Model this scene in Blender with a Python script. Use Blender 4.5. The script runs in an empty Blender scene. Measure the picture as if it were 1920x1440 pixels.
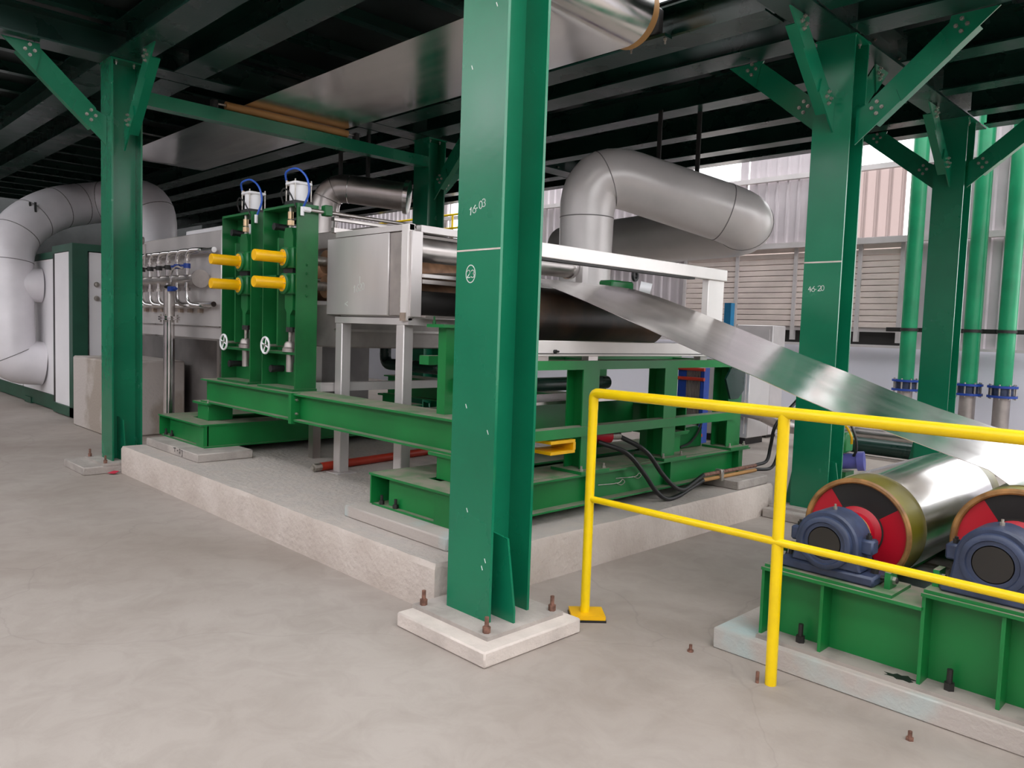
import bpy, bmesh, math, random
from mathutils import Vector, Matrix
random.seed(7)
SC = bpy.context.scene
COL = SC.collection
PI = math.pi

# ------------------------------------------------------------------ camera
cam_d = bpy.data.cameras.new('camera'); cam = bpy.data.objects.new('camera', cam_d); COL.objects.link(cam)
cam_d.sensor_width = 36.0; cam_d.lens = 1448.8/1920*36.0; cam_d.clip_end = 300; cam_d.clip_start = 0.05
yaw, pitch, roll = math.radians(45.27), math.radians(-4.0), math.radians(1.965)
fw = Vector((-math.sin(yaw)*math.cos(pitch), math.cos(yaw)*math.cos(pitch), math.sin(pitch)))
rt = Vector((math.cos(yaw), math.sin(yaw), 0)); up = rt.cross(fw)
r2 = math.cos(roll)*rt + math.sin(roll)*up; u2 = -math.sin(roll)*rt + math.cos(roll)*up
mw = Matrix((r2, u2, -fw)).transposed().to_4x4(); mw.translation = Vector((0, 0, 1.5))
cam.matrix_world = mw
SC.camera = cam

# ------------------------------------------------------------------ world, exposure
wd = bpy.data.worlds.new('overcast_sky'); SC.world = wd; wd.use_nodes = True
wn = wd.node_tree.nodes; wl = wd.node_tree.links
wn['Background'].inputs[0].default_value = (0.97, 0.98, 1.0, 1); wn['Background'].inputs[1].default_value = 1.0
SC.view_settings.view_transform = 'Standard'; SC.view_settings.look = 'None'
SC.view_settings.gamma = 1.0; SC.view_settings.use_curve_mapping = False
SC.view_settings.exposure = 2.1

# ------------------------------------------------------------------ materials
MATS = {}
def mat(name, col, rough=0.5, metal=0.0, var=0.15, scale=3.0, bump=0.0, bscale=40.0, dust=None, dust_amt=0.8,
        stretch=None, col2=None, rvar=0.0, spec=0.5, trans=0.0, lo=0.35, hi=0.7):
    m = bpy.data.materials.new(name); m.use_nodes = True
    nt = m.node_tree; n = nt.nodes; l = nt.links; b = n['Principled BSDF']
    b.inputs['Roughness'].default_value = rough; b.inputs['Metallic'].default_value = metal
    b.inputs['Specular IOR Level'].default_value = spec
    tc = n.new('ShaderNodeTexCoord'); geo = n.new('ShaderNodeNewGeometry')
    mp = n.new('ShaderNodeMapping'); l.new(geo.outputs['Position'], mp.inputs[0])
    if stretch: mp.inputs['Scale'].default_value = stretch
    ns = n.new('ShaderNodeTexNoise'); ns.inputs['Scale'].default_value = scale; ns.inputs['Detail'].default_value = 5
    l.new(mp.outputs[0], ns.inputs['Vector'])
    rp = n.new('ShaderNodeValToRGB'); l.new(ns.outputs['Fac'], rp.inputs[0])
    c2 = col2 if col2 else tuple(max(0, c*(1-var)) for c in col)
    c1 = col if col2 else tuple(min(1, c*(1+var)) for c in col)
    rp.color_ramp.elements[0].position = lo; rp.color_ramp.elements[1].position = hi
    rp.color_ramp.elements[0].color = (*c2, 1); rp.color_ramp.elements[1].color = (*c1, 1)
    out = rp.outputs[0]
    if dust:
        sp = n.new('ShaderNodeSeparateXYZ'); l.new(geo.outputs['True Normal'], sp.inputs[0])
        mr = n.new('ShaderNodeMapRange'); mr.inputs[1].default_value = 0.75; mr.inputs[2].default_value = 0.95
        l.new(sp.outputs[2], mr.inputs[0])
        n2 = n.new('ShaderNodeTexNoise'); n2.inputs['Scale'].default_value = 9; n2.inputs['Detail'].default_value = 6
        l.new(geo.outputs['Position'], n2.inputs['Vector'])
        r3 = n.new('ShaderNodeMapRange'); r3.inputs[1].default_value = 0.3; r3.inputs[2].default_value = 0.6
        r3.inputs[3].default_value = 0.35; r3.inputs[4].default_value = 1.0
        l.new(n2.outputs['Fac'], r3.inputs[0])
        mu = n.new('ShaderNodeMath'); mu.operation = 'MULTIPLY'; l.new(mr.outputs[0], mu.inputs[0]); l.new(r3.outputs[0], mu.inputs[1])
        mu2 = n.new('ShaderNodeMath'); mu2.operation = 'MULTIPLY'; mu2.inputs[1].default_value = dust_amt; l.new(mu.outputs[0], mu2.inputs[0])
        mx = n.new('ShaderNodeMix'); mx.data_type = 'RGBA'
        l.new(mu2.outputs[0], mx.inputs[0]); l.new(out, mx.inputs[6]); mx.inputs[7].default_value = (*dust, 1)
        out = mx.outputs[2]
        mx2 = n.new('ShaderNodeMix'); mx2.data_type = 'FLOAT'; l.new(mu2.outputs[0], mx2.inputs[0])
        mx2.inputs[2].default_value = rough; mx2.inputs[3].default_value = 0.9
        l.new(mx2.outputs[0], b.inputs['Roughness'])
    elif rvar:
        rr = n.new('ShaderNodeMapRange'); l.new(ns.outputs['Fac'], rr.inputs[0])
        rr.inputs[1].default_value = 0.3; rr.inputs[2].default_value = 0.7
        rr.inputs[3].default_value = max(0.02, rough-rvar); rr.inputs[4].default_value = rough+rvar
        l.new(rr.outputs[0], b.inputs['Roughness'])
    l.new(out, b.inputs['Base Color'])
    if bump:
        nb = n.new('ShaderNodeTexNoise'); nb.inputs['Scale'].default_value = bscale; nb.inputs['Detail'].default_value = 6
        l.new(geo.outputs['Position'], nb.inputs['Vector'])
        bp = n.new('ShaderNodeBump'); bp.inputs['Strength'].default_value = bump; bp.inputs['Distance'].default_value = 0.02
        l.new(nb.outputs['Fac'], bp.inputs['Height']); l.new(bp.outputs[0], b.inputs['Normal'])
    MATS[name] = m
    return m

DUST = (0.30, 0.25, 0.21)
mat('green_column', (0.005, 0.165, 0.080), 0.24, var=0.12, scale=1.5, bump=0.02, bscale=25, rvar=0.07)
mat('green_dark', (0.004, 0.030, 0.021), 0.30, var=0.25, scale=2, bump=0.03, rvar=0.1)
mat('green_machine', (0.005, 0.185, 0.040), 0.38, var=0.15, scale=2, dust=DUST, dust_amt=0.85)
mat('green_stand', (0.006, 0.125, 0.030), 0.38, var=0.18, scale=4, dust=DUST, dust_amt=0.6)
mat('green_pipe', (0.008, 0.26, 0.11), 0.35, var=0.15)
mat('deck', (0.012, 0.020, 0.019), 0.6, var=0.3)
mat('yellow', (0.90, 0.62, 0.0), 0.32, var=0.06, scale=6)
mat('yellow_guard', (0.85, 0.46, 0.0), 0.38, var=0.08, scale=6)
mat('stainless', (0.56, 0.52, 0.50), 0.34, 1.0, var=0.12, scale=5, stretch=(1, 1, 0.25), rvar=0.08)
mat('stainless_bright', (0.72, 0.70, 0.69), 0.2, 1.0, var=0.1, scale=6, rvar=0.07)
mat('stainless_dull', (0.42, 0.38, 0.36), 0.5, 0.85, var=0.2, scale=4, rvar=0.1)
mat('ss_sheet', (0.66, 0.62, 0.61), 0.42, 0.55, var=0.07, scale=3, stretch=(1,1,0.3), rvar=0.08)
mat('rusty_steel', (0.42, 0.33, 0.27), 0.55, 0.5, var=0.3, scale=9)
mat('strip', (0.84, 0.82, 0.80), 0.19, 1.0, var=0.04, scale=1.5, stretch=(0.4, 3, 1), rvar=0.05)
mat('aluminium_white', (0.78, 0.74, 0.72), 0.42, 0.25, var=0.05, scale=3)
mat('white_panel', (0.84, 0.82, 0.84), 0.45, var=0.03, scale=2)
mat('white_insulation', (0.80, 0.77, 0.80), 0.42, 0.1, var=0.06, scale=2.5)
mat('grey_duct', (0.68, 0.65, 0.64), 0.33, 0.2, var=0.08, scale=2)
mat('seam', (0.20, 0.19, 0.19), 0.6)
mat('cyl_white', (0.80, 0.80, 0.82), 0.35, var=0.03)
mat('black', (0.012, 0.012, 0.013), 0.45)
mat('black_steel', (0.03, 0.028, 0.027), 0.5, 0.3)
mat('blue_hose', (0.02, 0.09, 0.45), 0.35)
mat('blue_paint', (0.01, 0.05, 0.30), 0.4)
mat('blue_bright', (0.01, 0.20, 0.42), 0.4)
mat('violet_blue', (0.10, 0.10, 0.35), 0.35)
mat('navy_cast', (0.035, 0.05, 0.10), 0.42, var=0.25, scale=12, bump=0.05)
mat('red_paint', (0.42, 0.002, 0.016), 0.42, var=0.1, scale=4)
mat('red_bar', (0.45, 0.035, 0.015), 0.45)
mat('bore_shade', (0.004, 0.004, 0.004), 0.9)  # near-black colour stands for the shade inside the hollow bearing bores
mat('brass', (0.62, 0.45, 0.28), 0.35, 1.0)
mat('rubber_olive', (0.20, 0.17, 0.012), 0.33, var=0.2, scale=5)
mat('rubber_rim', (0.30, 0.15, 0.05), 0.42, var=0.4, scale=14)
mat('brown_roll', (0.30, 0.16, 0.09), 0.45, var=0.4, scale=6)
mat('dark_drum', (0.13, 0.07, 0.04), 0.35, scale=3.5, col2=(0.025, 0.02, 0.018), lo=0.4, hi=0.75)
mat('tan_roll', (0.42, 0.22, 0.07), 0.6, var=0.1)
mat('bolt_steel', (0.45, 0.42, 0.38), 0.4, 0.8, var=0.2, scale=30)
mat('rust_bolt', (0.22, 0.11, 0.08), 0.65, 0.3, var=0.4, scale=40)
mat('chalk', (0.75, 0.78, 0.74), 0.9, var=0.1)
mat('red_cloth', (0.45, 0.02, 0.05), 0.8)
mat('wall_sheet', (0.42, 0.38, 0.40), 0.45, 0.2, var=0.12, scale=1.2)
mat('back_sheet', (0.60, 0.545, 0.57), 0.42, 0.1, var=0.10, scale=1.2)
mat('wall_white', (0.74, 0.74, 0.82), 0.4, var=0.05, scale=1)
mat('wall_steel', (0.60, 0.56, 0.56), 0.5, 0.1, var=0.08)
mat('louver', (0.78, 0.67, 0.62), 0.5, 0.05, var=0.12, scale=2)
mat('pad_white', (0.62, 0.55, 0.50), 0.9, var=0.12, scale=5, bump=0.3, bscale=50)
mat('pad_grey', (0.40, 0.36, 0.33), 0.9, var=0.15, scale=6, bump=0.3, bscale=50)
mat('pad_blue', (0.47, 0.42, 0.385), 0.9, scale=1.7, col2=(0.43, 0.52, 0.51), bump=0.25, bscale=50, lo=0.40, hi=0.52)

def floor_material():
    m = bpy.data.materials.new('floor_concrete'); m.use_nodes = True; MATS['floor'] = m
    nt = m.node_tree; n = nt.nodes; l = nt.links; b = n['Principled BSDF']
    geo = n.new('ShaderNodeNewGeometry')
    def noise(s, d=6, dist=0.0, rough=0.55):
        q = n.new('ShaderNodeTexNoise'); q.inputs['Scale'].default_value = s; q.inputs['Detail'].default_value = d
        q.inputs['Distortion'].default_value = dist; q.inputs['Roughness'].default_value = rough
        l.new(geo.outputs['Position'], q.inputs['Vector']); return q
    a = noise(0.55, 5, 0.6); rp = n.new('ShaderNodeValToRGB'); l.new(a.outputs['Fac'], rp.inputs[0])
    rp.color_ramp.elements[0].position = 0.3; rp.color_ramp.elements[0].color = (0.315, 0.268, 0.235, 1)
    rp.color_ramp.elements[1].position = 0.7; rp.color_ramp.elements[1].color = (0.43, 0.385, 0.35, 1)
    c = noise(4.5, 8, 0.9, 0.65); rc = n.new('ShaderNodeValToRGB'); l.new(c.outputs['Fac'], rc.inputs[0])
    rc.color_ramp.elements[0].position = 0.30; rc.color_ramp.elements[0].color = (0.86, 0.85, 0.84, 1)
    rc.color_ramp.elements[1].position = 0.58; rc.color_ramp.elements[1].color = (1, 1, 1, 1)
    mx = n.new('ShaderNodeMix'); mx.data_type = 'RGBA'; mx.blend_type = 'MULTIPLY'; mx.inputs[0].default_value = 1
    l.new(rp.outputs[0], mx.inputs[6]); l.new(rc.outputs[0], mx.inputs[7])
    # fine hairline cracks with their own wandering shape
    mpn = noise(0.9, 4, 0.3)
    vv = n.new('ShaderNodeTexVoronoi'); vv.feature = 'DISTANCE_TO_EDGE'; vv.inputs['Scale'].default_value = 0.38
    va = n.new('ShaderNodeVectorMath'); va.operation = 'MULTIPLY_ADD'
    l.new(mpn.outputs['Color'], va.inputs[0]); va.inputs[1].default_value = (1.1, 1.1, 0); l.new(geo.outputs['Position'], va.inputs[2])
    l.new(va.outputs[0], vv.inputs['Vector'])
    rv = n.new('ShaderNodeMapRange'); l.new(vv.outputs['Distance'], rv.inputs[0])
    rv.inputs[1].default_value = 0.0; rv.inputs[2].default_value = 0.004; rv.inputs[3].default_value = 0.90; rv.inputs[4].default_value = 1.0
    mx2 = n.new('ShaderNodeMix'); mx2.data_type = 'RGBA'; mx2.blend_type = 'MULTIPLY'; mx2.inputs[0].default_value = 1
    l.new(mx.outputs[2], mx2.inputs[6]); l.new(rv.outputs[0], mx2.inputs[7])
    l.new(mx2.outputs[2], b.inputs['Base Color'])
    rr = n.new('ShaderNodeMapRange'); l.new(c.outputs['Fac'], rr.inputs[0]); rr.inputs[3].default_value = 0.55; rr.inputs[4].default_value = 0.85
    l.new(rr.outputs[0], b.inputs['Roughness']); b.inputs['Specular IOR Level'].default_value = 0.35
    f = noise(35, 6); bp = n.new('ShaderNodeBump'); bp.inputs['Strength'].default_value = 0.12; bp.inputs['Distance'].default_value = 0.01
    l.new(f.outputs['Fac'], bp.inputs['Height']); l.new(bp.outputs[0], b.inputs['Normal'])
floor_material()
def frp_material():
    m = bpy.data.materials.new('translucent_sheet'); m.use_nodes = True; MATS['frp'] = m
    n = m.node_tree.nodes; l = m.node_tree.links; n.remove(n['Principled BSDF'])
    t = n.new('ShaderNodeBsdfTranslucent'); t.inputs[0].default_value = (0.50, 0.44, 0.43, 1)
    tr = n.new('ShaderNodeBsdfTransparent'); tr.inputs[0].default_value = (1, 0.95, 0.93, 1)
    ns = n.new('ShaderNodeTexNoise'); ns.inputs['Scale'].default_value = 2
    mr = n.new('ShaderNodeMapRange'); l.new(ns.outputs['Fac'], mr.inputs[0]); mr.inputs[3].default_value = 0.0; mr.inputs[4].default_value = 0.06
    mx = n.new('ShaderNodeMixShader'); l.new(mr.outputs[0], mx.inputs[0])
    l.new(t.outputs[0], mx.inputs[1]); l.new(tr.outputs[0], mx.inputs[2]); l.new(mx.outputs[0], n['Material Output'].inputs[0])
frp_material()

# ------------------------------------------------------------------ mesh helpers
class MB:
    def __init__(s): s.v = []; s.f = []; s.sm = []
    def add(s, vs, fs, smooth=False):
        o = len(s.v); s.v += [Vector(p) for p in vs]; s.f += [tuple(i+o for i in f) for f in fs]; s.sm += [smooth]*len(fs); return s
    def box(s, x0, x1, y0, y1, z0, z1):
        return s.add([(x0,y0,z0),(x1,y0,z0),(x1,y1,z0),(x0,y1,z0),(x0,y0,z1),(x1,y0,z1),(x1,y1,z1),(x0,y1,z1)],
              [(0,3,2,1),(4,5,6,7),(0,1,5,4),(1,2,6,5),(2,3,7,6),(3,0,4,7)])
    def cyl(s, p0, p1, r, n=20, r1=None, cap=True):
        p0 = Vector(p0); p1 = Vector(p1); d = (p1-p0).normalized(); r1 = r if r1 is None else r1
        a = d.orthogonal().normalized(); b = d.cross(a)
        vs = []
        for k in range(n):
            t = 2*PI*k/n; c = math.cos(t)*a + math.sin(t)*b; vs += [p0+c*r, p1+c*r1]
        fs = [(2*k, 2*((k+1) % n), 2*((k+1) % n)+1, 2*k+1) for k in range(n)]
        s.add(vs, fs, True)
        if cap: 
            s.add([vs[2*k] for k in range(n)], [tuple(range(n-1, -1, -1))]); s.add([vs[2*k+1] for k in range(n)], [tuple(range(n))])
        return s
    def lathe(s, c, d, prof, n=40, a0=0, a1=2*PI, smooth=True):
        # prof: list of (along, radius)
        c = Vector(c); d = Vector(d).normalized(); a = Vector((0,0,1)) if abs(d.z) < 0.9 else Vector((1,0,0))
        a = (a-d*a.dot(d)).normalized(); b = d.cross(a); full = abs(a1-a0-2*PI) < 1e-6
        m = n if full else n+1; vs = []
        for k in range(m):
            t = a0+(a1-a0)*k/n; q = math.cos(t)*a+math.sin(t)*b
            vs += [c+d*h+q*r for h, r in prof]
        L = len(prof); fs = []
        for k in range(n):
            k2 = (k+1) % m
            for j in range(L-1): fs.append((k*L+j, k*L+j+1, k2*L+j+1, k2*L+j))
        return s.add(vs, fs, smooth)
    def tube(s, pts, r, n=12, cap=True, radii=None):
        pts = [Vector(p) for p in pts]; m = len(pts); rings = []
        t0 = (pts[1]-pts[0]).normalized(); a = t0.orthogonal().normalized()
        vs = []
        for i, p in enumerate(pts):
            t = (pts[min(i+1, m-1)]-pts[max(i-1, 0)]).normalized()
            a = (a-t*a.dot(t)).normalized(); b = t.cross(a); rr = radii[i] if radii else r
            vs += [p+(math.cos(2*PI*k/n)*a+math.sin(2*PI*k/n)*b)*rr for k in range(n)]
        fs = [(i*n+k, i*n+(k+1) % n, (i+1)*n+(k+1) % n, (i+1)*n+k) for i in range(m-1) for k in range(n)]
        s.add(vs, fs, True)
        if cap: s.add(vs[:n], [tuple(range(n-1, -1, -1))]); s.add(vs[-n:], [tuple(range(n))])
        return s
    def prism(s, poly, ax, h0, h1):
        # poly in the plane normal to ax: x->(y,z) y->(x,z) z->(x,y)
        def P(u, v, h): return {'x': (h,u,v), 'y': (u,h,v), 'z': (u,v,h)}[ax]
        n = len(poly); vs = [P(u, v, h0) for u, v in poly]+[P(u, v, h1) for u, v in poly]
        return s.add(vs, [tuple(range(n-1,-1,-1)), tuple(range(n, 2*n))]+[(k, (k+1) % n, (k+1) % n+n, k+n) for k in range(n)])
    def mesh(s, name, m, off=(0,0,0), bevel=0):
        me = bpy.data.meshes.new(name); o = Vector(off)
        me.from_pydata([v-o for v in s.v], [], s.f)
        me.polygons.foreach_set('use_smooth', s.sm)
        bm = bmesh.new(); bm.from_mesh(me); bmesh.ops.remove_doubles(bm, verts=bm.verts, dist=1e-5)
        bmesh.ops.recalc_face_normals(bm, faces=bm.faces)
        if bevel:
            es = [e for e in bm.edges if len(e.link_faces) == 2 and e.calc_face_angle(0) > 0.8]
            bmesh.ops.bevel(bm, geom=es, offset=bevel, segments=1, affect='EDGES', clamp_overlap=True)
        bm.to_mesh(me); bm.free(); me.set_sharp_from_angle(angle=math.radians(38)); me.materials.append(MATS[m]); me.update()
        return me
def root_off(p):
    while p.parent: p = p.parent
    return p.location
def part(name, mb, m, parent, bevel=0, kind=None, label=None):
    o = bpy.data.objects.new(name, mb.mesh(name, m, root_off(parent), bevel)); COL.objects.link(o); o.parent = parent
    if kind: o['kind'] = kind
    if label: o['label'] = label
    return o
def inst(name, me, parent, loc, rot=None):
    o = bpy.data.objects.new(name, me); COL.objects.link(o); o.parent = parent
    o.location = Vector(loc)-root_off(parent)
    if rot: o.rotation_euler = rot
    return o
def thing(name, label, cat, loc, group=None, kind=None):
    o = bpy.data.objects.new(name, None); COL.objects.link(o); o.location = loc; o.empty_display_size = 0.1
    o['label'] = label; o['category'] = cat
    if group: o['group'] = group
    if kind: o['kind'] = kind
    return o
def solo(name, mb, m, label, cat, group=None, bevel=0):
    c = Vector((0,0,0))
    for v in mb.v: c += v
    c /= len(mb.v); c.z = min(v.z for v in mb.v)
    o = bpy.data.objects.new(name, mb.mesh(name, m, c, bevel)); COL.objects.link(o); o.location = c
    o['label'] = label; o['category'] = cat
    if group: o['group'] = group
    return o
def struct(name, mb, m, label=None, parent=None):
    o = bpy.data.objects.new(name, mb.mesh(name, m)); COL.objects.link(o)
    if parent: o.parent = parent
    else:
        o['kind'] = 'structure'
        if label: o['label'] = label
    return o
def fillet(pts, r, n=8):
    pts = [Vector(p) for p in pts]; out = [pts[0]]
    for i in range(1, len(pts)-1):
        a = (pts[i-1]-pts[i]); b = (pts[i+1]-pts[i]); rr = min(r, a.length*0.49, b.length*0.49)
        p0 = pts[i]+a.normalized()*rr; p1 = pts[i]+b.normalized()*rr
        for k in range(n+1):
            t = k/n; out.append(p0*(1-t)**2+pts[i]*2*t*(1-t)+p1*t*t)
    out.append(pts[-1]); return out
def spline(pts, n=8):
    P = [Vector(p) for p in pts]; P = [P[0]*2-P[1]]+P+[P[-1]*2-P[-2]]; out = []
    for i in range(1, len(P)-2):
        for k in range(n):
            t = k/n; a, b, c, d = P[i-1], P[i], P[i+1], P[i+2]
            out.append(0.5*((2*b)+(c-a)*t+(2*a-5*b+4*c-d)*t*t+(3*b-a-3*c+d)*t**3))
    out.append(P[-2]); return out
_mc = {}
def bolt_mesh(r=0.014, h=0.02, stud=0.02, m='bolt_steel'):
    key = (r, h, stud, m)
    if key not in _mc:
        b = MB().cyl((0,0,0), (0,0,h), r, 6); b.cyl((0,0,h), (0,0,h+stud), r*0.55, 8); _mc[key] = b.mesh('bolt', m)
    return _mc[key]
ROT = {'+x': (0, PI/2, 0), '-x': (0, -PI/2, 0), '+y': (-PI/2, 0, 0), '-y': (PI/2, 0, 0), '+z': None, '-z': (PI, 0, 0)}
def bolt(parent, loc, d='+z', r=0.014, h=0.012, stud=0.012, m='bolt_steel', name='bolt'):
    return inst(name, bolt_mesh(r, h, stud, m), parent, loc, ROT[d])
def ibeam(parent, ax, lo, hi, c, w, z0, z1, m, tf=0.016, tw=0.012):
    """H section along ax ('x' or 'y') centred on c in the other axis; parts of parent"""
    def bx(a0, a1, zz0, zz1): return MB().box(lo, hi, a0, a1, zz0, zz1) if ax == 'x' else MB().box(a0, a1, lo, hi, zz0, zz1)
    part('bottom_flange', bx(c-w/2, c+w/2, z0, z0+tf), m, parent)
    part('web', bx(c-tw/2, c+tw/2, z0+tf, z1-tf), m, parent)
    part('top_flange', bx(c-w/2, c+w/2, z1-tf, z1), m, parent)
def strokes(name, parent, lines, w, origin, ux, uz, m='chalk', lift=None, label=None):
    """hand-drawn chalk strokes as thin ribbons on a face; lines in local (u,v) metres"""
    b = MB(); o = Vector(origin); ux = Vector(ux); uz = Vector(uz); nn = ux.cross(uz).normalized()
    for ln in lines:
        for (u0, v0), (u1, v1) in zip(ln[:-1], ln[1:]):
            p = o+ux*u0+uz*v0; q = o+ux*u1+uz*v1; d = (q-p)
            if d.length < 1e-6: continue
            d.normalize(); sd = nn.cross(d)*w/2
            p = p-d*w*0.3; q = q+d*w*0.3; t = nn*0.0012
            b.add([p-sd, q-sd, q+sd, p+sd, p-sd+t, q-sd+t, q+sd+t, p+sd+t], [(0,1,2,3),(4,5,6,7),(0,1,5,4),(1,2,6,5),(2,3,7,6),(3,0,4,7)])
    return part(name, b, m, parent, label=label)
def arc(cx, cy, rx, ry, a0, a1, n=10):
    return [(cx+rx*math.cos(math.radians(a0+(a1-a0)*k/n)), cy+ry*math.sin(math.radians(a0+(a1-a0)*k/n))) for k in range(n+1)]
def digit(ch, x, y, s):
    D = {'1': [[(0.1,0.7),(0.35,1),(0.25,0)]], '6': [[(0.55,1)]+arc(0.35,0.3,0.32,0.3,140,500,12)],
         '0': [arc(0.35,0.5,0.3,0.5,0,360,12)], '3': [arc(0.3,0.75,0.28,0.25,150,-80,8)+arc(0.3,0.27,0.32,0.27,80,-150,8)],
         '2': [arc(0.32,0.72,0.3,0.28,160,-40,8)+[(0.05,0),(0.65,0.03)]], '.': [[(0.1,0.35),(0.35,0.38)]],
         '4': [[(0.35,1),(0.0,0.4),(0.6,0.4)],[(0.45,0.75),(0.4,0)]]}
    return [[(x+u*s, y+v*s) for u, v in ln] for ln in D[ch]]
def word(t, s, adv=0.8, slope=0.0):
    out = []
    for i, ch in enumerate(t): out += digit(ch, i*adv*s, i*slope*s, s)
    return out

# ================================================================== SETTING
struct('floor', MB().box(-45, 35, -35, 45, -0.2, 0), 'floor', 'bare grey-beige concrete floor with stains and hairline cracks')

# ---- back wall
WY = 12.5
wall = struct('wall_back', MB().box(-24, 5, WY, WY+0.12, 0, 1.42), 'wall_white', 'pale wall of corrugated sheets with louvres behind the machine')
def sheet(x0, x1, z0, z1, y, parent, m='back_sheet', name='panel', pitch=0.19, dep=0.035):
    prof = []; x = x0
    while x < x1-1e-3:
        for fx, dy in ((0, 0), (0.62, 0), (0.72, dep), (0.90, dep), (1.0, 0)):
            xx = x+fx*pitch
            if xx <= x1+1e-6 and (not prof or xx > prof[-1][0]+1e-5): prof.append((xx, dy))
        x += pitch
    b = MB(); n = len(prof); t = 0.004
    vs = [(px, y-dy, z) for z in (z0, z1) for px, dy in prof]+[(px, y-dy+t, z) for z in (z0, z1) for px, dy in prof]
    fs = []
    for k in range(n-1): fs += [(k, k+1, n+k+1, n+k), (2*n+k+1, 2*n+k, 3*n+k, 3*n+k+1)]
    b.add(vs, fs)
    o = bpy.data.objects.new(name, b.mesh(name, m)); COL.objects.link(o); o.parent = parent; return o
x = -24.0
while x < 4.9:
    x1 = x+0.95
    for (z0, z1) in ((1.45, 3.04), (3.10, 4.16), (4.22, 7.0)):
        hole = False
        for hx0, hx1, hz0, hz1 in ((-8.1, -4.25, 1.45, 3.04), (-7.95, -7.08, 3.1, 7), (-5.08, -4.25, 3.1, 7), (-15.0, -13.1, 3.1, 7), (-2.2, 1.8, 1.45, 4.17)):
            if hz0 <= z0+0.01 and z1 <= hz1+0.01 and x < hx1 and x1 > hx0: hole = (hx0, hx1)
        if not hole: sheet(x, x1, z0, z1, WY, wall)
        else:
            if x < hole[0]-0.1: sheet(x, hole[0], z0, z1, WY, wall)
            if x1 > hole[1]+0.1: sheet(hole[1], x1, z0, z1, WY, wall)
    x = x1
for z0, z1, d in ((1.42, 1.46, 0.06), (3.02, 3.11, 0.09), (4.15, 4.23, 0.09), (5.6, 5.68, 0.09)):
    struct('girt', MB().box(-24, 5, WY-0.05-d, WY-0.04, z0, z1), 'wall_steel', parent=wall)
struct('gap_shade', MB().box(-8.1, -4.25, WY+0.02, WY+0.1, 1.46, 1.70), 'black_steel', parent=wall)  # black strip that paints in the shade of the gap below the louvre
# louvred window
win = struct('window_1', MB().box(-8.1, -4.25, WY-0.02, WY+0.05, 1.66, 1.72), 'wall_steel', 'louvred vent of beige horizontal slats in the back wall')
for xm in (-8.08, -7.02, -5.95, -4.9, -4.27):
    struct('mullion', MB().box(xm-0.03, xm+0.03, WY-0.07, WY+0.02, 1.50, 3.03), 'wall_steel', parent=win)
sl = MB(); sl.prism([(0.0, 0.0), (0.0, 0.075), (0.012, 0.085), (0.05, 0.10), (0.055, 0.095), (0.02, 0.07), (0.012, 0.0)], 'x', 0, 1.0)
slm = sl.mesh('louver_slat', 'louver')
for x0, x1 in ((-8.05, -7.05), (-6.99, -5.98), (-5.92, -4.93), (-4.87, -4.30)):
    z = 1.73
    while z < 2.98:
        o = bpy.data.objects.new('louver_slat', slm); COL.objects.link(o); o.parent = win
        o.location = (x0, WY-0.04, z); o.scale = (x1-x0, 1, 1); z += 0.094
struct('backing', MB().box(-8.05, -4.30, WY+0.04, WY+0.06, 1.72, 3.02), 'louver', parent=win)
win2 = struct('window_2', MB().box(-5.08, -4.25, WY-0.03, WY+0.01, 3.10, 3.13), 'wall_steel', 'translucent pinkish light panel glowing with daylight in the back wall')
sheet(-5.07, -4.26, 3.13, 4.16, WY, win2, 'frp', 'pane')
win3 = struct('window_3', MB().box(-7.95, -7.08, WY-0.03, WY+0.01, 3.10, 3.12), 'wall_steel', 'bright open strip window in the corrugated wall')
win4 = struct('window_4', MB().box(-15.0, -13.1, WY-0.03, WY+0.01, 3.10, 3.14), 'wall_steel', 'bright window seen far behind the green column')
for xm in (-14.95, -14.3, -13.7, -13.15): struct('mullion', MB().box(xm-0.025, xm+0.025, WY-0.05, WY, 3.12, 5.6), 'wall_steel', parent=win4)
mat('shaded_wall', (0.07, 0.075, 0.075), 0.6)  # wall colour darkened to give the shade of the unlit far hall
win5 = struct('window_5', MB().box(-2.2, 1.8, WY-0.03, WY+0.01, 1.46, 1.50), 'wall_steel', 'wide open window in the back wall beyond the upright pipes')
for xm in (-2.17, -0.85, 0.5, 1.77): struct('mullion', MB().box(xm-0.03, xm+0.03, WY-0.05, WY, 1.5, 4.15), 'wall_steel', parent=win5)
wl2 = struct('wall_left', MB().box(-24.1, -24, -10, 12.6, 0, 9.6), 'shaded_wall', 'end wall of the hall beyond the oven, darkened to read as shade')

wf = struct('wall_front', MB().box(-24, 10, -9.1, -9, 0, 6.3), 'wall_sheet', 'corrugated wall behind the viewer below an open clerestory')
wr = struct('wall_right', MB().box(10, 10.1, -9, 12.6, 0, 5.0), 'wall_sheet', 'corrugated side wall below an open clerestory')
b = MB()
for r in ((-24, 10, -9.6, -4.4), (-24, -15, -4.4, -2.2), (-15, 10, -2.2, -1.6), (-24, -17, 7.6, 12.55), (-24, -0.8, -1.6, 7.6), (6, 10, -1.6, 7.6), (-0.8, 6, 4.5, 7.6), (-24, 10, 12.55, 13.2)): b.box(*r, 9.6, 9.7)
struct('roof', b, 'wall_sheet', 'unseen hall roof with openings shaped to set the light')  # unseen roof, added to darken the ceiling; openings shaped to steer daylight
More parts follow.
